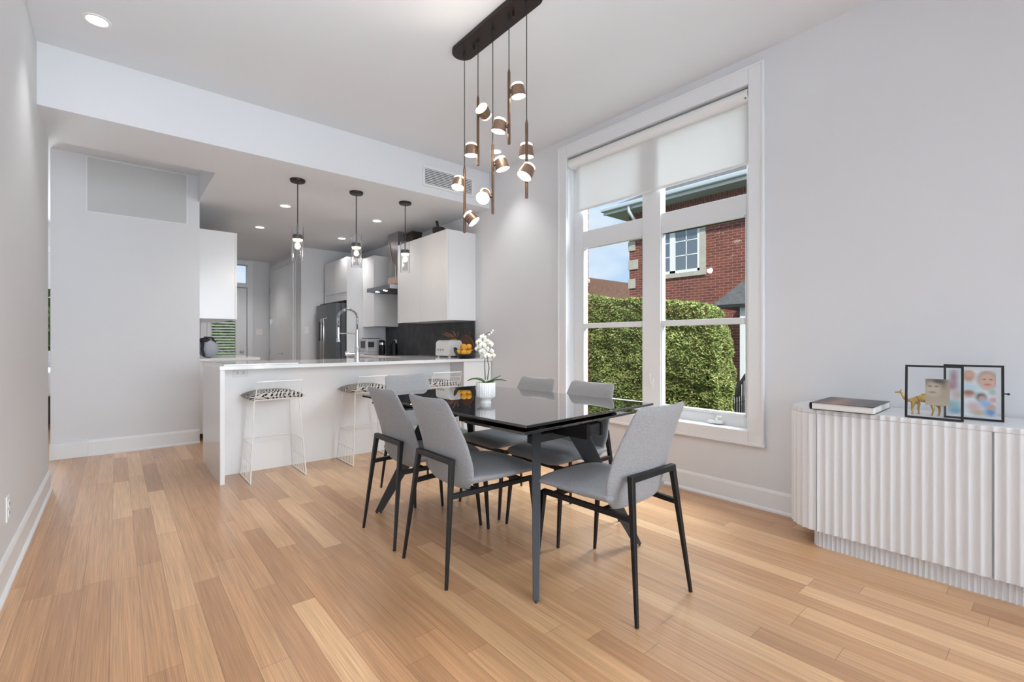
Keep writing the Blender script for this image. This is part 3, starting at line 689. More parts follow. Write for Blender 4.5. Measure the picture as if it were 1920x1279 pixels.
# coffee machine, grinder
cm = thing('coffee_machine', 'pale grey boxy coffee machine on the far end of the counter', 'appliance', (2.86, 6.62, CT))
MB().box(2.76, 6.50, CT+.03, 3.0, 6.76, CT+.225).build('body', 'coffee', cm, bevel=.012)
MB().box(2.75, 6.50, CT, 3.0, 6.76, CT+.03).build('base', 'coffee', cm, bevel=.004)
MB().box(2.752, 6.56, CT+.09, 2.762, 6.70, CT+.19).build('dark_window', 'graph', cm, bevel=.003)
MB().box(2.78, 6.495, CT+.10, 2.87, 6.501, CT+.18).build('side_window', 'graph', cm)
MB().box(2.78, 6.52, CT+.225, 2.98, 6.74, CT+.235).build('lid', 'graph', cm, bevel=.004)
gr = thing('milk_frother', 'small black and chrome cylinder appliance beside the coffee machine', 'appliance', (2.96, 6.40, CT))
smooth_by_angle(MB().lathe([(.045, 0), (.048, .01), (.045, .13)], (2.94, 6.38, CT+.009), 24).build('body', 'black', gr))
smooth_by_angle(MB().lathe([(.046, .13), (.047, .16), (.04, .165)], (2.94, 6.38, CT+.009), 24).build('chrome_band', 'chrome', gr))
smooth_by_angle(MB().lathe([(.04, .165), (.042, .19), (.02, .2)], (2.94, 6.38, CT+.009), 24).build('lid', 'black', gr))
bb = MB().cyl((3.10, 6.33, CT+.009), (3.10, 6.33, CT+.16), .055, .05, 24).cyl((3.10, 6.33, CT+.16), (3.10, 6.33, CT+.2), .025, .02, 16)
tag(smooth_by_angle(bb.build('black_canister', 'black', origin=(3.10, 6.33, CT))), 'black canister against the dark backsplash by the socket', 'canister')
# toaster
to = thing('toaster', 'white rounded toaster on the counter, left of the fruit bowl', 'toaster', (3.05, 4.75, CT))
def rbox_profile(w_, h_, r_, n=8):
    pts = []
    for cx, cz, a0 in ((w_/2-r_, h_-r_, 0), (-w_/2+r_, h_-r_, PI/2)):
        pts += [(cx+r_*math.cos(a0+PI/2*i/n), cz+r_*math.sin(a0+PI/2*i/n)) for i in range(n+1)]
    return [(w_/2+.006, 0)]+pts+[(-w_/2-.006, 0)]
tp = rbox_profile(.19, .185, .05)
P = [(3.04+u, y, CT+.018+z) for y in (4.60, 4.90) for u, z in tp]; k = len(tp)
smooth_by_angle(MB().add(P, [(i, (i+1) % k, k+(i+1) % k, k+i) for i in range(k)]+[tuple(range(k)), tuple(range(2*k-1, k-1, -1))]).build('body', 'ceramic', to, bevel=.008), 30)
for (x, y) in ((2.97, 4.63), (3.11, 4.63), (2.97, 4.87), (3.11, 4.87)): MB().cyl((x, y, CT), (x, y, CT+.02), .013, .016).build('foot', 'plastic', to)
for i in range(3): smooth_by_angle(MB().cyl((2.946, 4.72+i*.055, CT+.09), (2.934, 4.72+i*.055, CT+.09), .010).build('knob', 'chrome', to))
for x in (2.99, 3.06): MB().box(x, 4.64, CT+.199, x+.03, 4.86, CT+.205).build('bread_slot', 'graph', to)
# fruit bowl and oranges
bw = thing('fruit_bowl', 'black fruit bowl full of oranges at the right end of the counter', 'bowl', (2.97, 4.31, CT))
bxx, byy = 2.97, 4.31
prof = [(.05, .0), (.07, .002), (.105, .03), (.126, .075), (.130, .115), (.127, .119), (.122, .115), (.117, .078), (.093, .038), (.06, .014), (.01, .012)]
mb_ = MB().lathe(prof, (bxx, byy, CT), 48)
Sg0, Cg0 = math.sin(math.radians(40.3)), math.cos(math.radians(40.3))
def cut(p):
    a = math.atan2(p[1]-byy, p[0]-bxx)-math.atan2(-Sg0, Cg0); q_ = max(0, min(1, (abs(math.cos(a))-.45)/.45)); k_ = .22+.80*q_*q_*(3-2*q_); h = p[2]-CT
    return (p[0], p[1], CT+(h if h < .03 else .03+(h-.03)*k_))
mb_.v = [cut(p) for p in mb_.v]
smooth_by_angle(mb_.build('bowl_shell', 'bowl', bw), 50)
om = None
OR = [(-.060, -.058, .083, 'orange at the front left rim of the black bowl'), (-.002, -.082, .080, 'orange at the front middle rim of the black bowl'), (.065, -.05, .085, 'orange at the front right rim of the black bowl'),
      (.085, .015, .085, 'orange at the right rim of the black bowl'), (-.085, .02, .085, 'orange at the left rim of the black bowl'), (-.03, .07, .085, 'orange at the back left of the black bowl'), (.045, .075, .085, 'orange at the back right of the black bowl'),
      (-.03, -.025, .128, 'orange on top of the heap, left one'), (.042, -.015, .130, 'orange on top of the heap, right one'), (0, .04, .132, 'orange on top of the heap, rear one')]
for (x, y, z, lb_) in OR:
    R = Matrix.Rotation(random.random()*6, 3, 'Z') @ Matrix.Rotation(random.random()*3, 3, 'X')
    if om is None:
        om = smooth_by_angle(MB().sphere((0, 0, 0), .037, 24, 16, disp=lambda q: -.10*max(0, (q.z-.93)/.07)).build('orange', 'orange'), 60)
        MBs = MB().lathe([(.001, .0335), (.0035, .0335), (.003, .036), (.001, .0365)], n=8); MBs.build('stem_end', 'stem', om, local=True); o = om
    else: o = copy_tree(om)
    o.location = (bxx+x*.92, byy+y*.92, CT+z-.018+(.012 if z > .1 else -.004)); o.rotation_euler = R.to_euler(); tag(o, lb_, 'orange', 'oranges in the black bowl')
rb = thing('round_board', 'round reddish brown wooden board leaning behind the fruit bowl', 'board', (3.15, 4.62, CT))
Ra = Matrix.Rotation(math.radians(80), 3, 'Y')
smooth_by_angle(MB().lathe([(.0, -.009), (.125, -.009), (.13, -.004), (.13, .004), (.125, .009), (0, .009)], (3.135, 4.50, CT+.135), 40, axis=Ra).build('board', 'wood', rb))
smooth_by_angle(MB().bar((3.155, 4.50, CT+.26), (3.165, 4.50, CT+.30), .03, .025, ta=.012).build('board_handle', 'wood', rb))
# dried flower sprig lying over the toaster
sp = thing('dried_flower', 'bunch of long dried brown leaves with one green leaf above the toaster', 'dried flower', (3.13, 4.66, CT))
smooth_by_angle(MB().lathe([(.018, 0), (.03, .02), (.028, .10), (.012, .16), (.014, .18)], (3.175, 4.80, CT), 20).build('small_vase', 'graph', sp))
def leaf_blade(m, base, tip, w_, side, n=8, fold=.15, sag=.0):
    base = Vector(base); tip = Vector(tip); d = tip-base; s_ = Vector(side).normalized(); up = d.cross(s_).normalized()
    L_ = []; 
    for i in range(n+1):
        t_ = i/n; ww = w_*math.sin(PI*min(1, t_*.92+.06))**.8*.5; c_ = base+d*t_+Vector((0, 0, -sag*t_*t_))
        L_ += [c_-s_*ww+up*ww*fold*2, c_, c_+s_*ww+up*ww*fold*2]
    F = []
    for i in range(n): F += [(3*i, 3*i+1, 3*i+4, 3*i+3), (3*i+1, 3*i+2, 3*i+5, 3*i+4)]
    m.add(L_, F)
O = Vector((3.14, 4.72, CT+.21))
for tip, w_, mm in (((3.04, 4.84, .11), .035, 'dried'), ((3.08, 4.74, .13), .03, 'dried'), ((2.97, 4.80, -.02), .05, 'yleaf'), ((3.10, 4.63, .09), .03, 'dried'), ((3.12, 4.68, .12), .035, 'dried'), ((3.02, 4.88, .09), .028, 'dried')):
    m = MB(); leaf_blade(m, O, (tip[0], tip[1], CT+.21+tip[2]-.02), w_, (.3, -.5, .8)); lo = m.build('leaf', mm, sp, smooth=True)
    lo.modifiers.new('s', 'SOLIDIFY').thickness = .002
smooth_by_angle(MB().tube([(3.175, 4.80, CT+.17), (3.16, 4.77, CT+.21), O], .004).build('stalk', 'dried', sp))
# bag on the left counter
bg_ = thing('tote_bag', 'pale grey soft bag with dark straps on the left kitchen counter', 'bag', (.81, 6.28, CT))
def disp(q): return .06*noise.noise(q*3)
P0 = MB().sphere((.80, 6.30, CT+.11), .12, 24, 14, sc=(.85, .9, .92), disp=disp)
P0.v = [(x, y, max(CT, z)) for x, y, z in P0.v]
smooth_by_angle(P0.build('bag_body', 'bag', bg_), 80)
smooth_by_angle(MB().tube([(.73, 6.22, CT+.15), (.76, 6.22, CT+.235), (.83, 6.24, CT+.23), (.88, 6.26, CT+.14)], .012).tube([(.75, 6.20, CT+.02), (.73, 6.2, CT+.10), (.74, 6.2, CT+.17)], .013).build('strap', 'navy', bg_))
smooth_by_angle(MB().sphere((.76, 6.27, CT+.20), .06, 16, 10, sc=(1, 1, .5)).build('top_flap', 'navy', bg_))

# ------------------------------------------------------------ pendants over the peninsula
def pendant():
    o = thing('pendant_lamp', '', 'pendant light', (1.287, 4.6, 2.6), 0, 'glass cylinder pendants over the peninsula')
    smooth_by_angle(MB().lathe([(.066, 0), (.066, -.016), (.060, -.024), (.012, -.026)], n=32).build('ceiling_plate', 'canopy', o, local=True))
    smooth_by_angle(MB().cyl((0, 0, -.024), (0, 0, -.50), .0045).cyl((0, 0, -.42), (0, 0, -.515), .008).build('stem', 'graph', o, local=True))
    h_ = smooth_by_angle(MB().lathe([(.046, -.555), (.047, -.55), (.047, -.52), (.042, -.514), (.01, -.512)], n=32).build('lamp_holder', 'canopy', o, local=True))
    smooth_by_angle(MB().lathe([(.001, -.562), (.040, -.560), (.044, -.555)], n=32, cap=False).build('diffuser', 'glowsoft', h_, local=True))
    smooth_by_angle(MB().lathe([(.049, -.76), (.051, -.76), (.051, -.43), (.049, -.43), (.049, -.76)], n=40, cap=False).build('glass_cylinder', 'pglass', o, local=True))
    smooth_by_angle(MB().lathe([(.022, -.735), (.028, -.735), (.028, -.575), (.022, -.575), (.022, -.735)], n=20, cap=False, fl=lambda a, r_: r_*(1+.10*math.sin(10*a))).build('inner_glass', 'pglass', o, local=True))
    return o
pd = pendant()
for i, (x, lb_) in enumerate(((1.287, 'glass cylinder pendant lamp nearest the partition, leftmost of three'), (1.845, 'glass cylinder pendant lamp hanging between the other two'), (2.385, 'glass cylinder pendant lamp in front of the range hood, rightmost of three'))):
    o = pd if i == 0 else copy_tree(pd); o.location = (x, 4.6, 2.6); o['label'] = lb_
    light('pendant_glow', 'POINT', (x, 4.6, 2.6-.60), (0, 0, -1), 2.5, .03, color=(1, .85, .7))

# ------------------------------------------------------------ chandelier
ch = thing('chandelier', 'bronze ten-lamp chandelier on a long ceiling plate over the dining table', 'chandelier', (1.73, 2.217, 3.0))
poly = []
for cx, cy, a0 in ((1.80-.0725, 1.815+.07, -PI), (1.80-.0725, 2.60-.07, 0)):
    poly += [(cx+.0725*math.cos(a0+PI*i/16), cy+.07*math.sin(a0+PI*i/16)) for i in range(17)]
MB().prism(poly, 2.972, 3.0).build('ceiling_plate', 'canopy', ch, bevel=.003)
for y in (2.416, 2.027): smooth_by_angle(MB().cyl((1.73, y, 2.972), (1.73, y, 2.955), .006).sphere((1.73, y, 2.953), .008, 10, 8).build('plate_knob', 'canopy', ch))
Sg, Cg = math.sin(math.radians(40.3)), math.cos(math.radians(40.3))
RV, DV = Vector((Cg, -Sg, 0)), Vector((Sg, Cg, 0))
rods = [(2.518, 2.22, 1.805), (2.37, 2.62, 2.20), (2.219, 2.28, 1.866), (2.067, 2.652, 2.237), (1.915, 2.304, 1.89)]
for y, zt, zb in rods:
    smooth_by_angle(MB().cyl((1.73, y, 2.975), (1.73, y, 2.945), .009, .007).cyl((1.73, y, 2.96), (1.73, y, zt), .0026, n=8).build('cable', 'cable', ch))
    smooth_by_angle(MB().cyl((1.73, y, zt+.02), (1.73, y, zt), .004, .0075, 14).cyl((1.73, y, zt), (1.73, y, zb), .0085, n=16).build('rod', 'bronze', ch))
# (rod, lateral m, Z, emission direction as right/up/towards viewer)
def zpx(y, d): return 1.1+(639.5-y)*d/875
dd = [3.04, 2.927, 2.811, 2.692, 2.576]
heads = [(0, 860, 343, (-.12, -.92, .25)), (0, 883, 409, (.62, -.75, .12)), (1, 908, 211, (-.45, .35, .85)), (1, 884, 281, (0, -1, -.05)),
         (2, 940, 307, (.28, -.95, 0)), (2, 907, 367, (-.12, -.60, .65)), (3, 971, 169, (.12, -1, -.08)), (3, 936, 235, (-.18, -1, -.05)),
         (4, 986, 275, (0, -1, -.06)), (4, 986, 326, (-.42, -.85, .22))]
cx0 = [871, 896.5, 924, 954, 986]
for ri, px, py, (er, eu, et) in heads:
    y = rods[ri][0]; z = zpx(py, dd[ri]); lat = (px-cx0[ri])*dd[ri]/875
    push = -.045 if ri == 4 and py > 300 else (.05 if ri == 4 else 0.0)
    c_ = Vector((1.73, y, z))+RV*lat+DV*push
    ax = (RV*er+Vector((0, 0, eu))-DV*et).normalized()
    Rm = (-ax).to_track_quat('Z', 'Y').to_matrix()
    K = smooth_by_angle(MB().lathe([(.041, -.036), (.0435, -.034), (.0365, .018), (.035, .024), (.031, .024), (.033, .012), (.0385, -.030)], c_, 32, axis=Rm, cap=False).build('lamp_head', 'lampbody', ch), 50)
    smooth_by_angle(MB().lathe([(.001, -.0345), (.030, -.0345), (.0405, -.033), (.041, -.030)], c_, 32, axis=Rm, cap=False).build('lower_diffuser', 'glow', K))
    smooth_by_angle(MB().lathe([(.0345, .024), (.0335, .034), (.029, .038), (.001, .039)], c_, 32, axis=Rm, cap=False).build('upper_diffuser', 'glowsoft', K))
    rp = Vector((1.73, y, z-.005)); dr_ = (c_-rp); dr_.z = 0
    q = rp+dr_.normalized()*.012 if dr_.length > .01 else rp
    smooth_by_angle(MB().cyl(rp, c_-dr_.normalized()*.028 if dr_.length > .03 else c_, .005, n=12).sphere(q, .009, 12, 8).build('pivot', 'bronze', ch))
    light('lamp_glow', 'SPOT', c_+ax*.05, ax, 3.2, .03, color=(1, .86, .7), spot_size=2.3, spot_blend=.8)

# ------------------------------------------------------------ dining table
tb = thing('dining_table', 'black smoked glass dining table on crossed dark metal legs', 'table', (1.71, 2.145, 0), math.radians(3.1))
def lb(m, name, mat_, bevel=.002, **k): return m.build(name, mat_, tb, local=True, bevel=bevel, **k)
lb(MB().box(-.494, -.726, .748, .494, .726, .76), 'glass_top', 'bglass', .0025)
for s in (-1, 1):
    y0, y1 = sorted((s*.675, s*.27)); lb(MB().box(-.455, y0, .708, .455, y1, .72), 'extension_leaf', 'bglass', .002)
lb(MB().box(-.36, -.30, .728, .36, .30, .748).box(-.30, -.62, .724, -.26, .62, .748).box(.26, -.62, .724, .30, .62, .748), 'top_frame', 'black')
for sy in (-1, 1):
    # extension slides under the leaf
    q0, q1 = sorted((sy*.30, sy*.69))
    lb(MB().box(-.052, q0, .632, -.027, q1, .704), 'slide_plate', 'black', .002)
    lb(MB().box(-.027, q0, .645, .055, q1, .700), 'slide_rail', 'graph', .003)
    lb(MB().box(.055, min(sy*.62, sy*.695), .640, .070, max(sy*.62, sy*.695), .704), 'slide_end_cap', 'black', .002)
lb(MB().box(-.06, -.30, .60, .06, .30, .70), 'centre_beam', 'black', .003)
for sx in (-1, 1):
    for sy in (-1, 1):
        foot = Vector((sx*.393, sy*.70-(0.0), .012)); top = Vector((sx*.125, sy*.43, .70))
        if sy < 0: foot.y = -.685
        d = Vector((sx, sy*1.0, 0)).normalized()
        # broad face lies in the diagonal plane
        wB, wT = .045, .125; n0 = Vector((-d.y, d.x, 0)); nB, nT = n0*.014, n0*.023
        q = [foot+d*wB*.5, foot-d*wB*.5, top-d*wT*.5, top+d*wT*.5]
        nn = (nB, nB, nT, nT); m = MB().add([p-e for p, e in zip(q, nn)]+[p+e for p, e in zip(q, nn)], [(0, 1, 2, 3), (7, 6, 5, 4), (0, 4, 5, 1), (1, 5, 6, 2), (2, 6, 7, 3), (3, 7, 4, 0)])
        lg = lb(m, 'leg', 'graph', .002)
        m = MB()
        for e in (-.014, .014): m.cyl(foot+d*e-Vector((0, 0, .012)), foot+d*e, .006, n=10)
        m.build('levelling_foot', 'graph', lg, local=True)
    
for sy in (-1, 1): lb(MB().box(-.20, sy*.46-.02, .60, .20, sy*.46+.02, .64), 'cross_bar', 'graph', .002)

# ------------------------------------------------------------ dining chairs
def pad(prof, ws, th, bend, K=28, p=3.2, q=2.2):
    """loft of superellipse rings along a YZ profile"""
    m = MB(); n = len(prof); rings = []
    for i, (y, z) in enumerate(prof):
        a = Vector((0, *prof[max(0, i-1)])); b = Vector((0, *prof[min(n-1, i+1)])); d = (b-a).normalized(); nn = Vector((0, -d.z, d.y))
        for k in range(K):
            t_ = 2*PI*k/K; cx, sx = math.cos(t_), math.sin(t_)
            u = ws[i]*math.copysign(abs(cx)**(2/p), cx); v = th[i]/2*math.copysign(abs(sx)**(2/q), sx)
            m.v.append(tuple(Vector((u, y, z))+nn*(v+bend[i]*(u/max(ws[i], 1e-6))**2*min(1, ws[i]/.1)*(abs(u)/.2 if False else 1))))
    for i in range(n-1):
        for k in range(K):
            m.f.append([i*K+k, i*K+(k+1) % K, (i+1)*K+(k+1) % K, (i+1)*K+k]); m.m.append(0)
    m.f.append(list(range(K))); m.m.append(0); m.f.append(list(range((n-1)*K, n*K))); m.m.append(0)
    return m
def interp(keys, t_):
    for a, b in zip(keys, keys[1:]):
        if a[0] <= t_ <= b[0]:
            f = (t_-a[0])/(b[0]-a[0]); f = f*f*(3-2*f) if len(a) > 2 and a[2] else f
            return a[1]+(b[1]-a[1])*f
    return keys[-1][1]
def make_chair():
    o = thing('dining_chair', '', 'chair', (0, 0, 0), 0, 'grey upholstered dining chairs around the table')
    # seat: centreline from rear crease to front lip
    cl = [(-.140, .430), (-.10, .435), (0, .438), (.10, .444), (.19, .452), (.255, .452), (.290, .438)]
    ctl = resample([(0, y, z) for y, z in cl], 26)
    prof = [(p.y, p.z) for p in ctl]; ws, th, bn = [], [], []
    for i in range(26):
        t_ = i/25; r_ = .06; s_ = (1-t_)*.46
        w_ = interp([(0, .208), (.35, .222), (.8, .228), (1, .226)], t_)
        if s_ < r_: w_ = w_-r_+math.sqrt(max(0, r_*r_-(r_-s_)**2))
        ws.append(w_); th.append(interp([(0, .060), (.8, .056), (.93, .044), (1, .010)], t_)); bn.append(interp([(0, .030), (.5, .012), (1, -.006)], t_))
    st = pad(prof, ws, th, bn).build('seat', 'fabric', o, local=True, smooth=True)
    cl = [(-.112, .402), (-.130, .404), (-.148, .432), (-.164, .50), (-.192, .59), (-.228, .70), (-.261, .79), (-.280, .834)]
    ctl = resample([(0, y, z) for y, z in cl], 34); prof = [(p.y, p.z) for p in ctl]; ws, th, bn = [], [], []
    for i in range(34):
        t_ = i/33; s_ = (1-t_)*.47; s0 = t_*.47
        w_ = interp([(0, .150), (.12, .195), (.30, .214), (.55, .206), (.8, .188), (1, .176)], t_); r_ = .026
        if s_ < r_: w_ = w_-r_+math.sqrt(max(0, r_*r_-(r_-s_)**2))
        ws.append(w_); th.append(interp([(0, .01), (.05, .03), (.15, .042), (.6, .034), (.93, .026), (1, .006)], t_)); bn.append(-interp([(0, .002), (.15, .028), (.5, .034), (1, .016)], t_))
    pad(prof, ws, th, bn).build('backrest', 'fabric', o, local=True, smooth=True)
    for s in (-1, 1):
        m = MB().bar((s*.150, -.214, .552), (s*.200, -.275, .0), .026, .013, up=(0, 1, 0), ta=.024, tb=.014)
        m.build('rear_leg', 'black', o, local=True, bevel=.003)
        m = MB().bar((s*.200, .235, .405), (s*.214, .275, 0), .024, .013, up=(0, 1, 0), ta=.024, tb=.014)
        m.build('front_leg', 'black', o, local=True, bevel=.003)
        m = MB().bar((s*.166, -.230, .393), (s*.200, .238, .402), .022, .022)
        m.build('side_rail', 'black', o, local=True, bevel=.002)
    MB().bar((-.162, -.214, .545), (.162, -.214, .545), .026, .026).build('back_bar', 'black', o, local=True, bevel=.003)
    for y_, w_ in ((.19, .19), (-.09, .175)): MB().bar((-w_, y_, .394), (w_, y_, .394), .022, .022).build('cross_bar', 'black', o, local=True, bevel=.002)
    return o
chair = make_chair()
CH = [(1.72, 1.328, 0, 'light grey dining chair at the near end of the table, closest to the sideboard'),
      (1.385, 1.957, -PI/2, 'light grey dining chair on the left long side, nearer of the two with backs turned'),
      (1.385, 2.460, -PI/2, 'light grey dining chair on the left long side, the farther one, nearest the bar stools'),
      (2.065, 1.947, PI/2, 'grey dining chair across the table in front of the window frame, nearer of that pair'),
      (2.070, 2.455, PI/2, 'grey dining chair across the table beside the bare wall, farther of that pair'),
      (1.715, 3.03, PI, 'grey dining chair at the far end of the table facing the viewer')]
for i, (x, y, a, lb_) in enumerate(CH):
    o = chair if i == 0 else copy_tree(chair); o.location = (x, y, 0); o.rotation_euler = (0, 0, a); o['label'] = lb_

# ------------------------------------------------------------ bar stools
def make_stool():
    o = thing('bar_stool', '', 'stool', (0, 0, 0), 0, 'white wire bar stools at the peninsula')
    r_ = .0055; SH = .635
    F = lambda s, e: (s*.203, -.195 if e < 0 else .195, .006)      # feet (e<0: nearer the table)
    T = lambda s, e: (s*.165, -.135 if e < 0 else .145, SH)
    def on(s, e, z):
        a, b = Vector(F(s, e)), Vector(T(s, e)); return a.lerp(b, (z-.006)/(SH-.006))
    for s in (-1, 1):
        m = MB().tube([on(s, -1, SH), F(s, -1)], r_, 8).tube([on(s, 1, SH), F(s, 1)], r_, 8).tube([F(s, -1), F(s, 1)], r_, 8)
        smooth_by_angle(m.build('side_frame', 'wire', o, local=True))
        m = MB()
        for z in (.145, .29): m.tube([on(s, -1, z), on(s, 1, z)], .0028, 6)
        for z0, z1 in ((.006, .145), (.145, .29)):
            n = 6
            for i in range(n):
                a = on(s, -1, z0).lerp(on(s, 1, z0), i/n); b = on(s, -1, z1).lerp(on(s, 1, z1), (i+.5)/n); c_ = on(s, -1, z0).lerp(on(s, 1, z0), (i+1)/n)
                m.tube([a, b], .0019, 5).tube([b, c_], .0019, 5)
        m.build('lattice_panel', 'wire', o, local=True)
    smooth_by_angle(MB().tube([on(-1, 1, .29), on(1, 1, .29)], r_, 8).build('foot_rail', 'wire', o, local=True))
    m = MB().tube([T(-1, -1), T(1, -1), T(1, 1), T(-1, 1)], r_, 8, closed=True)
    for i in range(1, 11):
        x = -.165+.33*i/11; m.tube([(x, -.135, SH), (x, .145, SH)], .0019, 5)
    for i in range(1, 8):
        y = -.135+.28*i/8; m.tube([(-.165, y, SH), (.165, y, SH)], .0019, 5)
    m.build('seat_grid', 'wire', o, local=True)
    m = MB(); bt = [(-.165, -.225, .785), (.165, -.225, .785)]
    m.tube([(-.165, -.135, SH), (-.165, -.20, .69), bt[0], bt[1], (.165, -.20, .69), (.165, -.135, SH)], r_, 8)
    for i in range(1, 16):
        x = -.165+.33*i/16; m.tube([(x, -.135, SH), (x, -.20, .69), (x, -.225, .785)], .0013, 5)
    for z, y in ((.66, -.165), (.69, -.20), (.738, -.213)): m.tube([(-.165, y, z), (.165, y, z)], .0017, 5)
    m.build('wire_back', 'wire', o, local=True)
    # cushion
    m = MB(); NX, NY = 22, 16; P = []
    for side in (1, -1):
        for j in range(NY+1):
            for i in range(NX+1):
                u, v = i/NX*2-1, j/NY*2-1
                pin = 1-.10*(1-abs(u))*(abs(v)) if False else 1
                x = u*(.215-.022*(1-u*u*0)*(1-abs(v))**0*(1-v*v)*0-.018*(1-abs(u))) ; y = v*(.185)
                x = u*.212*(1-.05*(1-v*v)); y = v*.178*(1-.06*(1-u*u))
                h = max(0, (1-u**4)*(1-v**4))**.5*.036
                P.append((x, y+.02, SH+.030+side*h-.016*u*u))
    n1 = (NX+1)*(NY+1); Fc = []
    for s_ in (0, 1):
        for j in range(NY):
            for i in range(NX):
                a = s_*n1+j*(NX+1)+i; Fc.append((a, a+1, a+NX+2, a+NX+1))
    m.add(P, Fc); cu = m.build('seat_cushion', 'zebra', o, local=True, smooth=True)
    bm = bmesh.new(); bm.from_mesh(cu.data); bmesh.ops.remove_doubles(bm, verts=bm.verts, dist=.0005); bmesh.ops.recalc_face_normals(bm, faces=bm.faces); bm.to_mesh(cu.data); bm.free()
    return o
stl = make_stool()
for i, (x, lb_) in enumerate(((.985, 'white wire bar stool with swirl-patterned cushion, standing alone below the double socket'), (1.785, 'white wire bar stool with swirl-patterned cushion just left of the far-end dining chair'), (2.53, 'white wire bar stool with swirl-patterned cushion between the far-end chair and the orchid'))):
    o = stl if i == 0 else copy_tree(stl); o.location = (x, 4.205, 0); o['label'] = lb_

# ------------------------------------------------------------ orchid
ox, oy = 1.545, 2.045
oc = thing('potted_orchid', 'white orchid in a ribbed white footed pot on the black glass table', 'plant', (ox, oy, .76))
fl = lambda a, r_: r_*(1+.055*abs(math.sin(16*a))) if r_ > .04 else r_
smooth_by_angle(MB().lathe([(.030, 0), (.031, .004), (.028, .012), (.031, .022), (.044, .030), (.050, .038), (.051, .112), (.049, .114), (.046, .112), (.045, .098), (.001, .098)], (ox, oy, .76), 144, fl=fl).build('pot', 'ceramic', oc), 50)
smooth_by_angle(MB().sphere((ox, oy, .862), .042, 20, 8, sc=(1, 1, .25)).build('bark_mix', 'soil', oc), 80)
def P2(px, py, dep=0.0):
    """place on the plane facing the room through the pot axis"""
    d0 = ox*Sg+oy*Cg; d = d0+dep
    return RV*((px-960)/875*d)+DV*d+Vector((0, 0, 1.1+(639.5-py)/875*d))
for px, py, sag, dep, w_ in ((876, 714, .028, -.02, .030), (889, 709, .012, .05, .028), (939, 704, .0, .02, .022), (950, 714, .02, -.04, .024), (926, 716, .01, .06, .026)):
    m = MB(); tip = P2(px, py, dep); base = Vector((ox, oy, .868)); mid = (tip-base); side = mid.cross(Vector((0, 0, 1)))
    n = 10; L_ = []
    sd = side.normalized()
    for i in range(n+1):
        t_ = i/n; ww = w_*math.sin(PI*min(1, .12+t_*.86))**.7/2; c_ = base.lerp(tip, t_)+Vector((0, 0, sag*4*t_*(1-t_)*.6))
        L_ += [c_-sd*ww+Vector((0, 0, ww*.35)), c_, c_+sd*ww+Vector((0, 0, ww*.35))]
    Fc = []
    for i in range(n): Fc += [(3*i, 3*i+1, 3*i+4, 3*i+3), (3*i+1, 3*i+2, 3*i+5, 3*i+4)]
    o_ = m.add(L_, Fc).build('leaf', 'leaf', oc, smooth=True); o_.modifiers.new('s', 'SOLIDIFY').thickness = .003
st1 = [P2(910, 712), P2(909, 690), P2(909, 668), P2(908, 650), P2(905, 638), P2(908, 628), P2(916, 624), P2(922, 622)]
st2 = [P2(914, 712), P2(917, 690, -.01), P2(914, 674, -.01), P2(915, 662, -.01), P2(920, 652, -.01)]
for s_ in (st1, st2): smooth_by_angle(MB().tube(resample(s_, 24), [.0028-.0012*i/23 for i in range(24)], 8).build('flower_stem', 'stem', oc))
def petal(m, c_, dirv, nrm, ln, wd):
    dirv = dirv.normalized(); sd = dirv.cross(nrm).normalized(); n = 6; L_ = []
    for i in range(n+1):
        t_ = i/n; ww = wd*math.sin(PI*(.06+.90*t_))**.6/2; p = c_+dirv*ln*t_+nrm*(.18*ln*math.sin(PI*t_)*.6)
        L_ += [p-sd*ww-nrm*ww*.15, p, p+sd*ww-nrm*ww*.15]
    Fc = []
    for i in range(n): Fc += [(3*i, 3*i+1, 3*i+4, 3*i+3), (3*i+1, 3*i+2, 3*i+5, 3*i+4)]
    m.add(L_, Fc)
FL = [(905, 633, .0), (912, 641, -.02), (898, 642, .0), (905, 648, -.03), (897, 654, .01), (911, 655, -.02), (904, 660, -.03), (919, 646, .02), (920, 660, -.01), (913, 667, -.02), (923, 668, .0), (907, 669, .01)]
for i, (px, py, dep) in enumerate(FL):
    c_ = P2(px, py, dep); nrm = (-DV+RV*random.uniform(-.6, .5)+Vector((0, 0, random.uniform(-.3, .25)))).normalized()
    up = (Vector((0, 0, 1))-nrm*nrm.z).normalized(); sd = nrm.cross(up); a0 = random.uniform(-.3, .3)
    m = MB()
    for k, (ang, ln, wd) in enumerate(((90, .021, .016), (210, .020, .014), (330, .020, .014), (15, .021, .024), (165, .021, .024))):
        a = math.radians(ang)+a0; petal(m, c_+nrm*(.001 if k > 2 else 0), sd*math.cos(a)+up*math.sin(a), nrm, ln, wd)
    o_ = m.build('blossom', 'petal', oc, smooth=True); o_.modifiers.new('s', 'SOLIDIFY').thickness = .0012
    smooth_by_angle(MB().sphere(c_+nrm*.005-up*.003, .0045, 10, 8, sc=(1, 1, 1.3)).build('lip', 'petalc', o_), 80)
m = MB()
for px, py in ((917, 627), (921, 624), (924, 620)): m.sphere(P2(px, py), .006, 10, 8, sc=(.8, .8, 1.2))
smooth_by_angle(m.build('bud', 'petal', oc), 80)

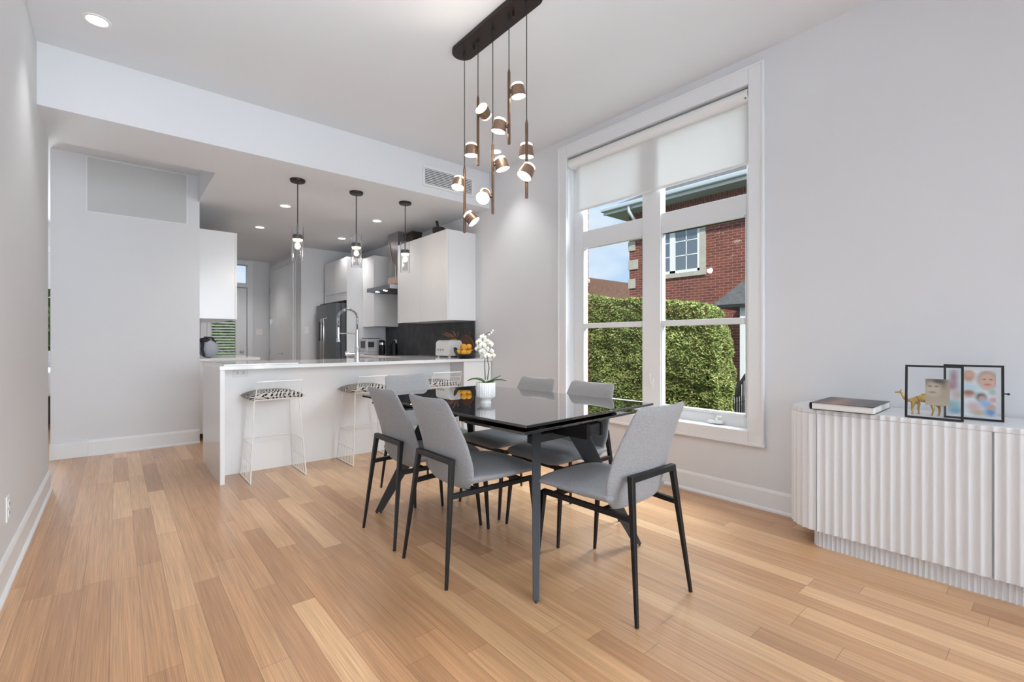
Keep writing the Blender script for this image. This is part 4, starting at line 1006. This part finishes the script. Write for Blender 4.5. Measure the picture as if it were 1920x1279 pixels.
# ------------------------------------------------------------ sideboard
sb = thing('sideboard', 'long white fluted sideboard with rounded corner on the right', 'sideboard', (3.0, 0, 0))
def path_front(x, yend, r_, ystart, wall=3.21):
    """outline from the wall round the far corner then along the front towards -Y; returns dense points with normals"""
    pts = [(wall, yend, 0, 1)]
    cx, cy = x+r_, yend-r_
    L = wall-cx; n = max(2, int(L/.004))
    for i in range(1, n): pts.append((wall-L*i/n, yend, 0, 1))
    n = int(PI/2*r_/.004)
    for i in range(n+1):
        a = PI/2+PI/2*i/n; pts.append((cx+r_*math.cos(a), cy+r_*math.sin(a), math.cos(a), math.sin(a)))
    L = cy-ystart; n = int(L/.004)
    for i in range(1, n+1): pts.append((x, cy-L*i/n, -1, 0))
    return pts
def fluted(pts, pitch, amp, phase_y):
    d = 0; out = []; acc = [0]
    for a, b in zip(pts, pts[1:]): acc.append(acc[-1]+math.hypot(b[0]-a[0], b[1]-a[1]))
    # phase so that valleys land on phase_y along the front
    ref = min(range(len(pts)), key=lambda i: abs(pts[i][1]-phase_y)+(0 if pts[i][2] < -.99 else 9))
    for i, p in enumerate(pts):
        h = -amp*(math.sqrt(math.sin(PI*(acc[i]-acc[ref])/pitch)**2+.03)-.17)
        out.append((p[0]+p[2]*h, p[1]+p[3]*h))
    return out
def strip(name, pts2, z0, z1, depth, mat_='satin_w'):
    """vertical fluted panel with thickness"""
    n = len(pts2); P = []; 
    for z in (z0, z1):
        P += [(x, y, z) for x, y in pts2]
    m = MB().add(P, [(i, i+1, n+i+1, n+i) for i in range(n-1)])
    return m
M['lacq'] = mat('sideboard_lacquer', (.78, .79, .81), .36)
SBX, SBE, SB0 = 2.82, 1.005, -1.3
pf = path_front(SBX, SBE, .16, SB0); ff = fluted(pf, .0382, .0085, .835)
def seg(y1, y0):
    return [q for q, p in zip(ff, pf) if (p[2] < -.999 and y0 <= p[1] <= y1)]
end = [q for q, p in zip(ff, pf) if not (p[2] < -.999 and p[1] < .84)]
def solid_panel(name, pts2, z0, z1):
    inner = [(min(3.205, x+.02) if False else x+.018, y) for x, y in pts2]
    poly = pts2+inner[::-1]
    return smooth_by_angle(MB().prism(poly, z0, z1).build(name, 'lacq', sb), 50)
core = MB().prism([(3.205, .985), (SBX+.17, .985), (SBX+.08, .965), (SBX+.035, .91), (SBX+.022, .84), (SBX+.022, SB0), (3.205, SB0)], .10, .715).build('carcass', 'lacq', sb)
pe = end+[(SBX+.022, .84), (SBX+.035, .90), (SBX+.08, .955), (SBX+.17, .975), (3.205, .975)]
smooth_by_angle(MB().prism(pe, .095, .715).build('corner_panel', 'lacq', sb), 50)
for y1, y0 in ((.8375, .1895), (.1865, -.4595), (-.4625, -1.1)): 
    s2 = seg(y1, y0); poly = s2+[(SBX+.02, s2[-1][1]), (SBX+.02, s2[0][1])]
    smooth_by_angle(MB().prism(poly, .095, .7155).build('door', 'lacq', sb), 50)
ft = ff
smooth_by_angle(MB().prism(ft+[(3.212, SB0)], .716, .74).build('top', 'lacq', sb, bevel=.002), 50)
fp = fluted(path_front(2.862, .875, .05, SB0, 3.19), .0205, .010, .8)
smooth_by_angle(MB().prism(fp+[(3.19, SB0)], 0, .10).build('plinth', 'lacq', sb), 50)
# book
bk = thing('book', 'thick white-edged book with black cover lying on the sideboard', 'book', (2.94, .72, .74))
A_, B_, C_, D_ = (2.775, .587), (2.735, .851), (3.125, .868), (3.15, .60)
A_, B_, C_, D_ = (2.80, .590), (2.80, .862), (3.16, .868), (3.16, .596)
MB().prism([(A_[0]+.004, A_[1]+.003), (D_[0]-.004, D_[1]+.003), (C_[0]-.004, C_[1]-.006), (B_[0]+.004, B_[1]-.006)], .744, .774).build('page_block', 'paper', bk)
m_bc = blob_mat('dark_cover_print', (.035, .035, .04), [(.02, 0, .07, 9, (.16, .10, .08), .8), (.05, 0, .03, 9, (.30, .16, .12), .8), (-.05, 0, .03, 9, (.09, .09, .10), .6)])
MB().prism([A_, D_, C_, B_], .774, .777).build('front_cover', m_bc, bk, bevel=.001)
MB().prism([A_, D_, C_, B_], .7402, .7435).build('back_cover', 'bookcover', bk, bevel=.001)
m = MB(); sp_ = []
for i in range(7):
    a = -PI/2+PI*i/6; sp_.append((.006*math.cos(a), .7585+.0185*math.sin(a)))
P = [(x, B_[1]+u, z) for x in (A_[0], C_[0]) for u, z in sp_]; k = 7
m.add(P, [(i, i+1, k+i+1, k+i) for i in range(k-1)]); so = m.build('spine', 'bookcover', bk, smooth=True); so.modifiers.new('s', 'SOLIDIFY').thickness = .002

# picture frames
def pframe(label, bl, br, h, lean, photo_u, photo_v, pmat, hinge):
    bl = Vector((*bl, .7405)); br = Vector((*br, .7405)); wv = (br-bl); w_ = wv.length; ang = math.atan2(wv.y, wv.x)
    o = thing('picture_frame', label, 'picture frame', bl); o.rotation_euler = (math.radians(lean), 0, ang)
    # local x along width, z up, -y towards the viewer
    T = .009; m = MB()
    m.box(0, -.012, 0, w_, .0, T).box(0, -.012, h-T, w_, 0, h).box(0, -.012, T, T, 0, h-T).box(w_-T, -.012, T, w_, 0, h-T)
    m.build('frame', 'black', o, local=True, bevel=.001)
    MB().box(T, -.0075, T, w_-T, -.0065, h-T).build('glass_pane', 'fglass', o, local=True)
    u0, u1 = photo_u; v0, v1 = photo_v
    me = MB().box(0, u0, v0, .0008, u1, v1)       # built in YZ so the print's plane coordinates are y, z
    po = me.build('photo', pmat, o, local=True); po.rotation_euler = (0, 0, -PI/2); po.location = (0, -.0055, 0); po.scale = (1, -1, 1)
    po.rotation_euler = (0, 0, PI/2); po.scale = (1, -1, 1); po.location = (0, -.005, 0)
    if hinge: smooth_by_angle(MB().cyl((w_, -.006, h*.5), (w_+.012, -.006, h*.5), .0028, n=10).sphere((w_+.013, -.006, h*.5), .005, 10, 8).build('hinge_knob', 'black', o, local=True))
    # strut standing behind
    a = math.radians(lean)
    top = Vector((w_*.5, .001, h*.55)); R = Matrix.Rotation(-a, 3, 'X')
    ft_ = Vector((0, .05, 0)); wr = R @ Vector((0, top.y+.045, 0)); 
    zf = -math.tan(a)*.0
    return o
skin = (.55, .33, .24); skin2 = (.62, .38, .28); blu = (.10, .25, .50); aq = (.45, .62, .66)
# both prints: u runs along the frame width, v up
sep = blob_mat('sepia_portrait_print', (.38, .32, .23), [(.105, .060, .040, .030, (.44, .38, .28), .5), (.105, .165, .034, .034, (.10, .08, .06), .35), (.100, .140, .028, .036, (.50, .43, .32), .3), (.088, .152, .007, .004, (.16, .12, .09), .7), (.111, .152, .007, .004, (.16, .12, .09), .7), (.097, .124, .011, .004, (.22, .16, .12), .7), (.118, .176, .022, .010, (.06, .05, .04), .5)])
col = blob_mat('family_collage_print', (.70, .78, .80), [
    (.035, .21, .03, .03, (.55, .72, .75), .5), (.035, .19, .012, .035, (.45, .20, .28), .6), (.03, .15, .018, .02, (.42, .20, .26), .6), (.045, .11, .016, .02, (.62, .48, .42), .5),
    (.03, .06, .03, .022, (.25, .50, .55), .5), (.04, .035, .022, .014, (.15, .35, .50), .5), (.085, .20, .020, .028, (.50, .24, .16), .4), (.085, .205, .014, .014, (.62, .36, .26), .4),
    (.145, .185, .033, .042, (.30, .22, .18), .25), (.145, .178, .028, .036, skin2, .25), (.135, .186, .005, .003, (.12, .07, .06), .6), (.156, .186, .005, .003, (.12, .07, .06), .6), (.145, .163, .010, .004, (.42, .12, .11), .6),
    (.09, .145, .03, .02, (.50, .66, .74), .5), (.085, .115, .018, .016, skin, .4), (.085, .123, .018, .010, (.28, .12, .08), .5), (.125, .105, .018, .020, (.07, .05, .06), .4), (.128, .098, .011, .012, skin, .4),
    (.14, .075, .022, .018, (.25, .42, .68), .5), (.10, .06, .022, .020, (.62, .40, .42), .5), (.115, .035, .025, .014, (.50, .38, .26), .5), (.155, .04, .018, .02, blu, .5), (.158, .062, .014, .012, skin, .4), (.163, .095, .012, .012, (.60, .32, .28), .5), (.16, .13, .012, .014, (.35, .45, .45), .5)])
pframe('black metal frame holding a small sepia portrait, in front of the camel figurine', (2.850, .482), (2.862, .282), .247, -4, (.072, .155), (.065, .185), sep, False)
pframe('black metal frame holding a colourful family photo collage, behind the sepia one', (2.975, .362), (2.997, .166), .25, -3, (.015, .172), (.018, .225), col, True)

# camel figurine
cmz = .7405
cf = thing('camel_figurine', 'small golden camel figurine on the sideboard behind the clear frame', 'figurine', (2.975, .45, cmz))
def skin_mesh(name, nodes, edges, mat_, parent, root=0, sub=2):
    me = bpy.data.meshes.new(name); org = Vector((0, 0, 0)); p = parent
    while p: org += p.location; p = p.parent
    me.from_pydata([tuple(Vector(n[0])-org) for n in nodes], edges, []); me.materials.append(M[mat_])
    o = bpy.data.objects.new(name, me); COL.objects.link(o); o.parent = parent
    bm = bmesh.new(); bm.from_mesh(me); ly = bm.verts.layers.skin.verify(); bm.verts.ensure_lookup_table()
    for i, n in enumerate(nodes):
        r_ = n[1]; bm.verts[i][ly].radius = (r_, r_) if not isinstance(r_, tuple) else r_
    bm.verts[root][ly].use_root = True
    bm.to_mesh(me); bm.free()
    o.modifiers.new('skin', 'SKIN').use_smooth_shade = True; s_ = o.modifiers.new('s', 'SUBSURF'); s_.levels = s_.render_levels = sub
    return o
X0 = 2.975
nd = [((X0, .395, cmz+.072), .017), ((X0, .43, cmz+.082), .019), ((X0, .465, cmz+.074), .016), ((X0, .433, cmz+.107), .007),
      ((X0, .486, cmz+.066), .0085), ((X0-.001, .502, cmz+.072), .0070), ((X0-.002, .511, cmz+.088), .0058), ((X0-.002, .516, cmz+.102), .0055), ((X0-.003, .525, cmz+.107), .006), ((X0-.003, .543, cmz+.103), .0040)]
ed = [(0, 1), (1, 2), (1, 3), (2, 4), (4, 5), (5, 6), (6, 7), (7, 8), (8, 9)]
def legc(y, dx, kn):
    i = len(nd); nd.extend([((X0+dx, y, cmz+.050), .008), ((X0+dx, y+kn, cmz+.030), .0048), ((X0+dx, y, cmz+.008), .0036), ((X0+dx-.0, y+.004, cmz+.003), .005)])
    ed.extend([(i, i+1), (i+1, i+2), (i+2, i+3)]); return i
for src, y, dx, kn in ((2, .472, -.010, .003), (2, .452, .011, .003), (0, .400, -.011, -.004), (0, .380, .010, -.004)):
    i = legc(y, dx, kn); ed.append((src, i))
i = len(nd); nd.extend([((X0, .374, cmz+.068), .004), ((X0, .366, cmz+.048), .003)]); ed.extend([(0, i), (i, i+1)])
skin_mesh('body', nd, ed, 'gold', cf)
smooth_by_angle(MB().cyl((X0-.006, .520, cmz+.111), (X0-.008, .517, cmz+.119), .0025, .001, 8).cyl((X0+.004, .520, cmz+.111), (X0+.006, .517, cmz+.119), .0025, .001, 8).build('ear', 'gold', cf))

# ------------------------------------------------------------ hall bed glimpse
bed = thing('bed', 'white bedding of a bed glimpsed past the partition edge', 'bed', (-1.6, 8.6, 0))
MB().box(-2.6, 8.0, .42, -.58, 9.5, .72).build('mattress', 'bedding', bed, bevel=.05, seg=4)
MB().box(-2.6, 8.05, .08, -.60, 9.45, .42).build('bed_base', 'dwood', bed, bevel=.01)
MB().box(-2.6, 9.5, 0, -.58, 9.62, .95).build('headboard', 'coffee', bed, bevel=.02)

# ------------------------------------------------------------ outside
GZ = -.75
gd = MB().box(-30, FY1+.15, GZ-.1, 60, 60, GZ).box(WR+.27, -25, GZ-.1, 60, FY1+.15, GZ)
struct(gd.build('ground_outside', 'lawn'), 'grass outside the window')
def foliage(name, label, box, n, size, mat_, cat='hedge', shape=None, group=None):
    """a clipped mass: core plus tufts of small sprays standing out of its faces"""
    x0, y0, z0, x1, y1, z1 = box; m = MB(); rnd = random.Random(5+int(abs(x0*10)))
    def inside(p):
        return shape(p) if shape else p
    def spray(p, nrm):
        for _ in range(2):
            d = (nrm*rnd.uniform(.3, 1)+Vector((rnd.uniform(-1, 1), rnd.uniform(-1, 1), rnd.uniform(-.6, 1.2)))).normalized()
            s_ = d.cross(Vector((rnd.uniform(-1, 1), rnd.uniform(-1, 1), rnd.uniform(-1, 1)))).normalized(); L_ = size*rnd.uniform(.6, 1.4); w_ = size*rnd.uniform(.18, .34)
            a = p-d*L_*.3
            m.add([a, a+d*L_*.5+s_*w_, a+d*L_, a+d*L_*.5-s_*w_], [(0, 1, 2, 3)])
    for i in range(n):
        f = rnd.random(); u, v = rnd.random(), rnd.random()
        if f < .72: p = Vector((x0, y0+(y1-y0)*u, z0+(z1-z0)*v)); nrm = Vector((-1, 0, 0))
        elif f < .86: p = Vector((x0+(x1-x0)*u, y0+(y1-y0)*v, z1)); nrm = Vector((0, 0, 1))
        else: p = Vector((x0+(x1-x0)*u, y0, z0+(z1-z0)*v)); nrm = Vector((0, -1, 0))
        bump = noise.noise(p*1.7)*.13+noise.noise(p*5)*.06
        p = p+nrm*bump; spray(inside(p), nrm)
    # core
    nb = MB(); NX, NZ = 50, 30
    o = thing(name, label, cat, ((x0+x1)/2, (y0+y1)/2, GZ), 0, group)
    C = MB()
    for j in range(12):
        ya, yb = y0+.16+(y1-y0-.16)*j/12, y0+.16+(y1-y0-.16)*(j+1)/12
        for k in range(4): C.box(x0+.16, ya, z0+(z1-.16-z0)*k/4, x1-.05, yb, z0+(z1-.16-z0)*(k+1)/4)
    C.v = [tuple(inside(Vector(p))) for p in C.v]
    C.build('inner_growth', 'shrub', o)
    m.build('foliage', mat_, o)
    return o
def hshape(p):
    # height falls away towards the near end, near end rounded
    top = 1.62+max(0, min(1, (p.y-3.0)/4.2))*.46
    q = (p.z-GZ)/(2.0-GZ); z = GZ+q*(top-GZ)
    k = max(0, (3.3-p.y)); zz = z
    if p.y < 3.6: zz = GZ+(z-GZ)*(1-.10*((3.6-p.y)/1.0)**2)
    sn = math.sin(PI*min(1, max(0, (p.z-GZ)/2.75)))
    nr = max(0, min(1, (4.6-p.y)/1.4)); return Vector((p.x-.15*sn, p.y-.28*sn*nr+.25+.30*nr*max(0, (p.x-6.6)/1.1)**2, zz))
foliage('hedge', 'tall trimmed green cedar hedge outside the window', (6.6, 3.17, GZ, 7.7, 9.5, 2.0), 66000, .055, 'hedge', 'hedge', hshape)
foliage('garden_shrub', 'green shrub seen through the garden door blind', (.4, 11.6, GZ, 3.2, 12.4, 2.0), 7000, .10, 'shrub', 'shrub', lambda p: Vector((p.x, p.y, p.z)))
foliage('garden_shrub', 'green tree foliage seen in the sliver past the partition edge', (-3.2, 12.6, GZ, .0, 13.6, 2.1), 9000, .12, 'shrub', 'shrub')
rl = thing('garden_railing', 'dark railing outside the hall window', 'railing', (-1.5, 11.0, GZ))
m = MB().box(-3, 10.98, .95, .3, 11.02, 1.0).box(-3, 10.98, .3, .3, 11.02, .34)
m.build('rails', 'black', rl)
m = MB()
for i in range(28): m.box(-3+i*.12, 10.99, GZ, -2.98+i*.12, 11.01, .96)
m.build('balusters', 'black', rl)

HX = 13.0; HE = 9.3; HT = 5.28
hs = thing('brick_house', 'red brick neighbouring house beyond the hedge', 'house', (HX+3, 4, GZ))
MB().box(HX, -6, GZ, HX+8, HE, HT-.35).build('brick_wall', 'brick', hs)
MB().box(HX-.012, -6, HT-.35, HX+8, HE+.01, HT).build('soldier_course', 'brickv', hs)
MB().box(HX-.55, -6, HT, HX+8.5, HE+.55, HT+.05).build('soffit', 'eave', hs)
m = MB().box(HX-.60, -6, HT+.0, HX-.53, HE+.6, HT+.20); m.build('fascia', 'extwhite', hs)
m = MB().box(HX-.74, -6, HT+.08, HX-.60, HE+.62, HT+.22); m.build('gutter', 'eave', hs, bevel=.03)
m = MB().add([(HX-.62, -6, HT+.2), (HX-.62, HE+.62, HT+.2), (HX+8.5, HE+.62, HT+.2), (HX+8.5, -6, HT+.2), (HX+4, -6, HT+2.6), (HX+4, HE-3.5, HT+2.6)], [(0, 4, 5, 1), (1, 5, 2), (2, 5, 4, 3), (0, 3, 4), (0, 1, 2, 3)])
m.build('roof', 'roof', hs)
dsp = MB().tube([(HX-.66, HE-.45, HT+.1), (HX-.66, HE-.45, HT-.08), (HX-.30, HE-.50, HT-.42), (HX-.08, HE-.60, HT-.62)], .05, 10)
smooth_by_angle(dsp.build('downspout', 'extwhite', hs))
smooth_by_angle(MB().tube([(HX-.06, HE-.60, HT-.60), (HX-.06, HE-.60, GZ)], .045, 10).build('downspout_lower', mat('rust_red_pipe', (.20, .05, .04), .5), hs))
for i in range(8):
    z = HT-.9-i*.62
    MB().box(HX-.03, HE-(.34 if i % 2 else .24), z-.31, HX+.3, HE+.03, z).build('quoin', 'cream', hs, bevel=.01)
# upstairs window
hwn = MB().box(HX-.05, 6.66, 3.02, HX+.05, 8.75, 3.16).box(HX-.04, 6.66, 3.16, HX+.05, 6.84, 4.72).box(HX-.04, 8.58, 3.16, HX+.05, 8.75, 4.72).box(HX-.04, 6.66, 4.62, HX+.05, 8.75, 4.80).build('house_window', 'cream', hs, bevel=.008)
m = MB(); a0, a1, z0, z1 = 6.84, 8.58, 3.16, 4.62; mid = (a0+a1)/2
m.box(HX-.03, a0, z0, HX+.02, a0+.07, z1).box(HX-.03, a1-.07, z0, HX+.02, a1, z1).box(HX-.03, mid-.09, z0, HX+.02, mid+.09, z1).box(HX-.03, a0, z0, HX+.02, a1, z0+.08).box(HX-.03, a0, z1-.08, HX+.02, a1, z1)
for b0, b1 in ((a0+.07, mid-.09), (mid+.09, a1-.07)):
    c_ = (b0+b1)/2; m.box(HX-.012, c_-.014, z0, HX+.0, c_+.014, z1)
    for k in (1, 2): z = z0+.08+(z1-z0-.16)*k/3; m.box(HX-.012, b0, z-.014, HX+0, b1, z+.014)
m.build('sash_bars', 'extwhite', hwn)
MB().box(HX-.006, a0, z0, HX-.001, a1, z1).build('pane', 'hglass', hwn)
# porch with slate canopy, column, steps and railing near the right edge of the view
pr_ = thing('porch', 'grey slate porch canopy with a pale column beside the hedge end', 'porch', (HX-1, 4.5, GZ))
m = MB().add([(HX-1.5, 3.2, 2.0), (HX-1.5, 5.75, 2.0), (HX, 5.75, 2.0), (HX, 3.2, 2.0), (HX, 5.0, 3.15), (HX, 3.9, 3.15)], [(0, 1, 2, 3), (0, 5, 4, 1), (1, 4, 2), (0, 3, 5)])
m.build('canopy_roof', 'roof', pr_)
MB().box(HX-1.5, 3.2, 1.93, HX, 5.75, 1.99).build('canopy_fascia', 'graph', pr_)
MB().box(HX-1.36, 4.98, GZ, HX-1.24, 5.11, 1.93).build('column', 'extwhite', pr_, bevel=.01)
MB().box(HX-3.3, 2.6, GZ, HX, 4.9, GZ+.55).box(HX-3.65, 2.6, GZ, HX-3.3, 4.9, GZ+.36).box(HX-4.0, 2.6, GZ, HX-3.65, 4.9, GZ+.18).build('steps', 'stone', pr_, bevel=.01)
m = MB(); ry = 3.93
m.tube([(HX-4.5, ry-.04, .05), (HX-3.7, ry+.04, .44), (HX-1.6, ry+.3, .50)], .03, 8).tube([(HX-4.5, ry-.04, GZ+.1), (HX-3.7, ry+.04, GZ+.45), (HX-1.6, ry+.3, GZ+.6)], .02, 8)
for i in range(22):
    t_ = i/21; x = HX-4.5+2.9*t_; y = ry-.04+.34*t_; zt = .05+.39*min(1, t_/.276)+.06*max(0, t_-.276); m.tube([(x, y, GZ+.02), (x, y, zt)], .016, 6)
m.build('railing', 'black', pr_)
# distant gable roof and bare tree
dg = thing('distant_house', 'brown gabled roof far behind the hedge, left of the brick house', 'house', (22, 20, GZ))
MB().box(20, 17, GZ, 26, 23, 2.6).build('wall', 'brick', dg)
MB().add([(19.6, 16.6, 2.5), (19.6, 23.4, 2.5), (26.4, 23.4, 2.5), (26.4, 16.6, 2.5), (19.6, 16.9, 4.6), (26.4, 16.9, 4.6)], [(0, 4, 1), (0, 3, 5, 4), (1, 4, 5, 2), (2, 5, 3), (0, 1, 2, 3)]).build('roof', 'broof', dg)
bt = thing('bare_tree', 'leafless tree with fine branches behind the hedge', 'tree', (15.5, 14.2, GZ))
rnd = random.Random(3); m = MB()
def branch(p, d, ln, r_, lv):
    q = p+d*ln; m.tube([p, p.lerp(q, .5)+Vector((rnd.uniform(-.05, .05), rnd.uniform(-.05, .05), 0))*ln, q], [r_, r_*.85, r_*.65], 5)
    if lv == 0: return
    for _ in range(3):
        dd_ = (d+Vector((rnd.uniform(-.7, .7), rnd.uniform(-.7, .7), rnd.uniform(-.1, .6)))).normalized(); branch(p.lerp(q, rnd.uniform(.6, 1)), dd_, ln*rnd.uniform(.62, .85), r_*.6, lv-1)
branch(Vector((15.5, 14.2, GZ)), Vector((0, 0, 1)), 1.5, .06, 5)
m.build('branches', 'bark', bt)
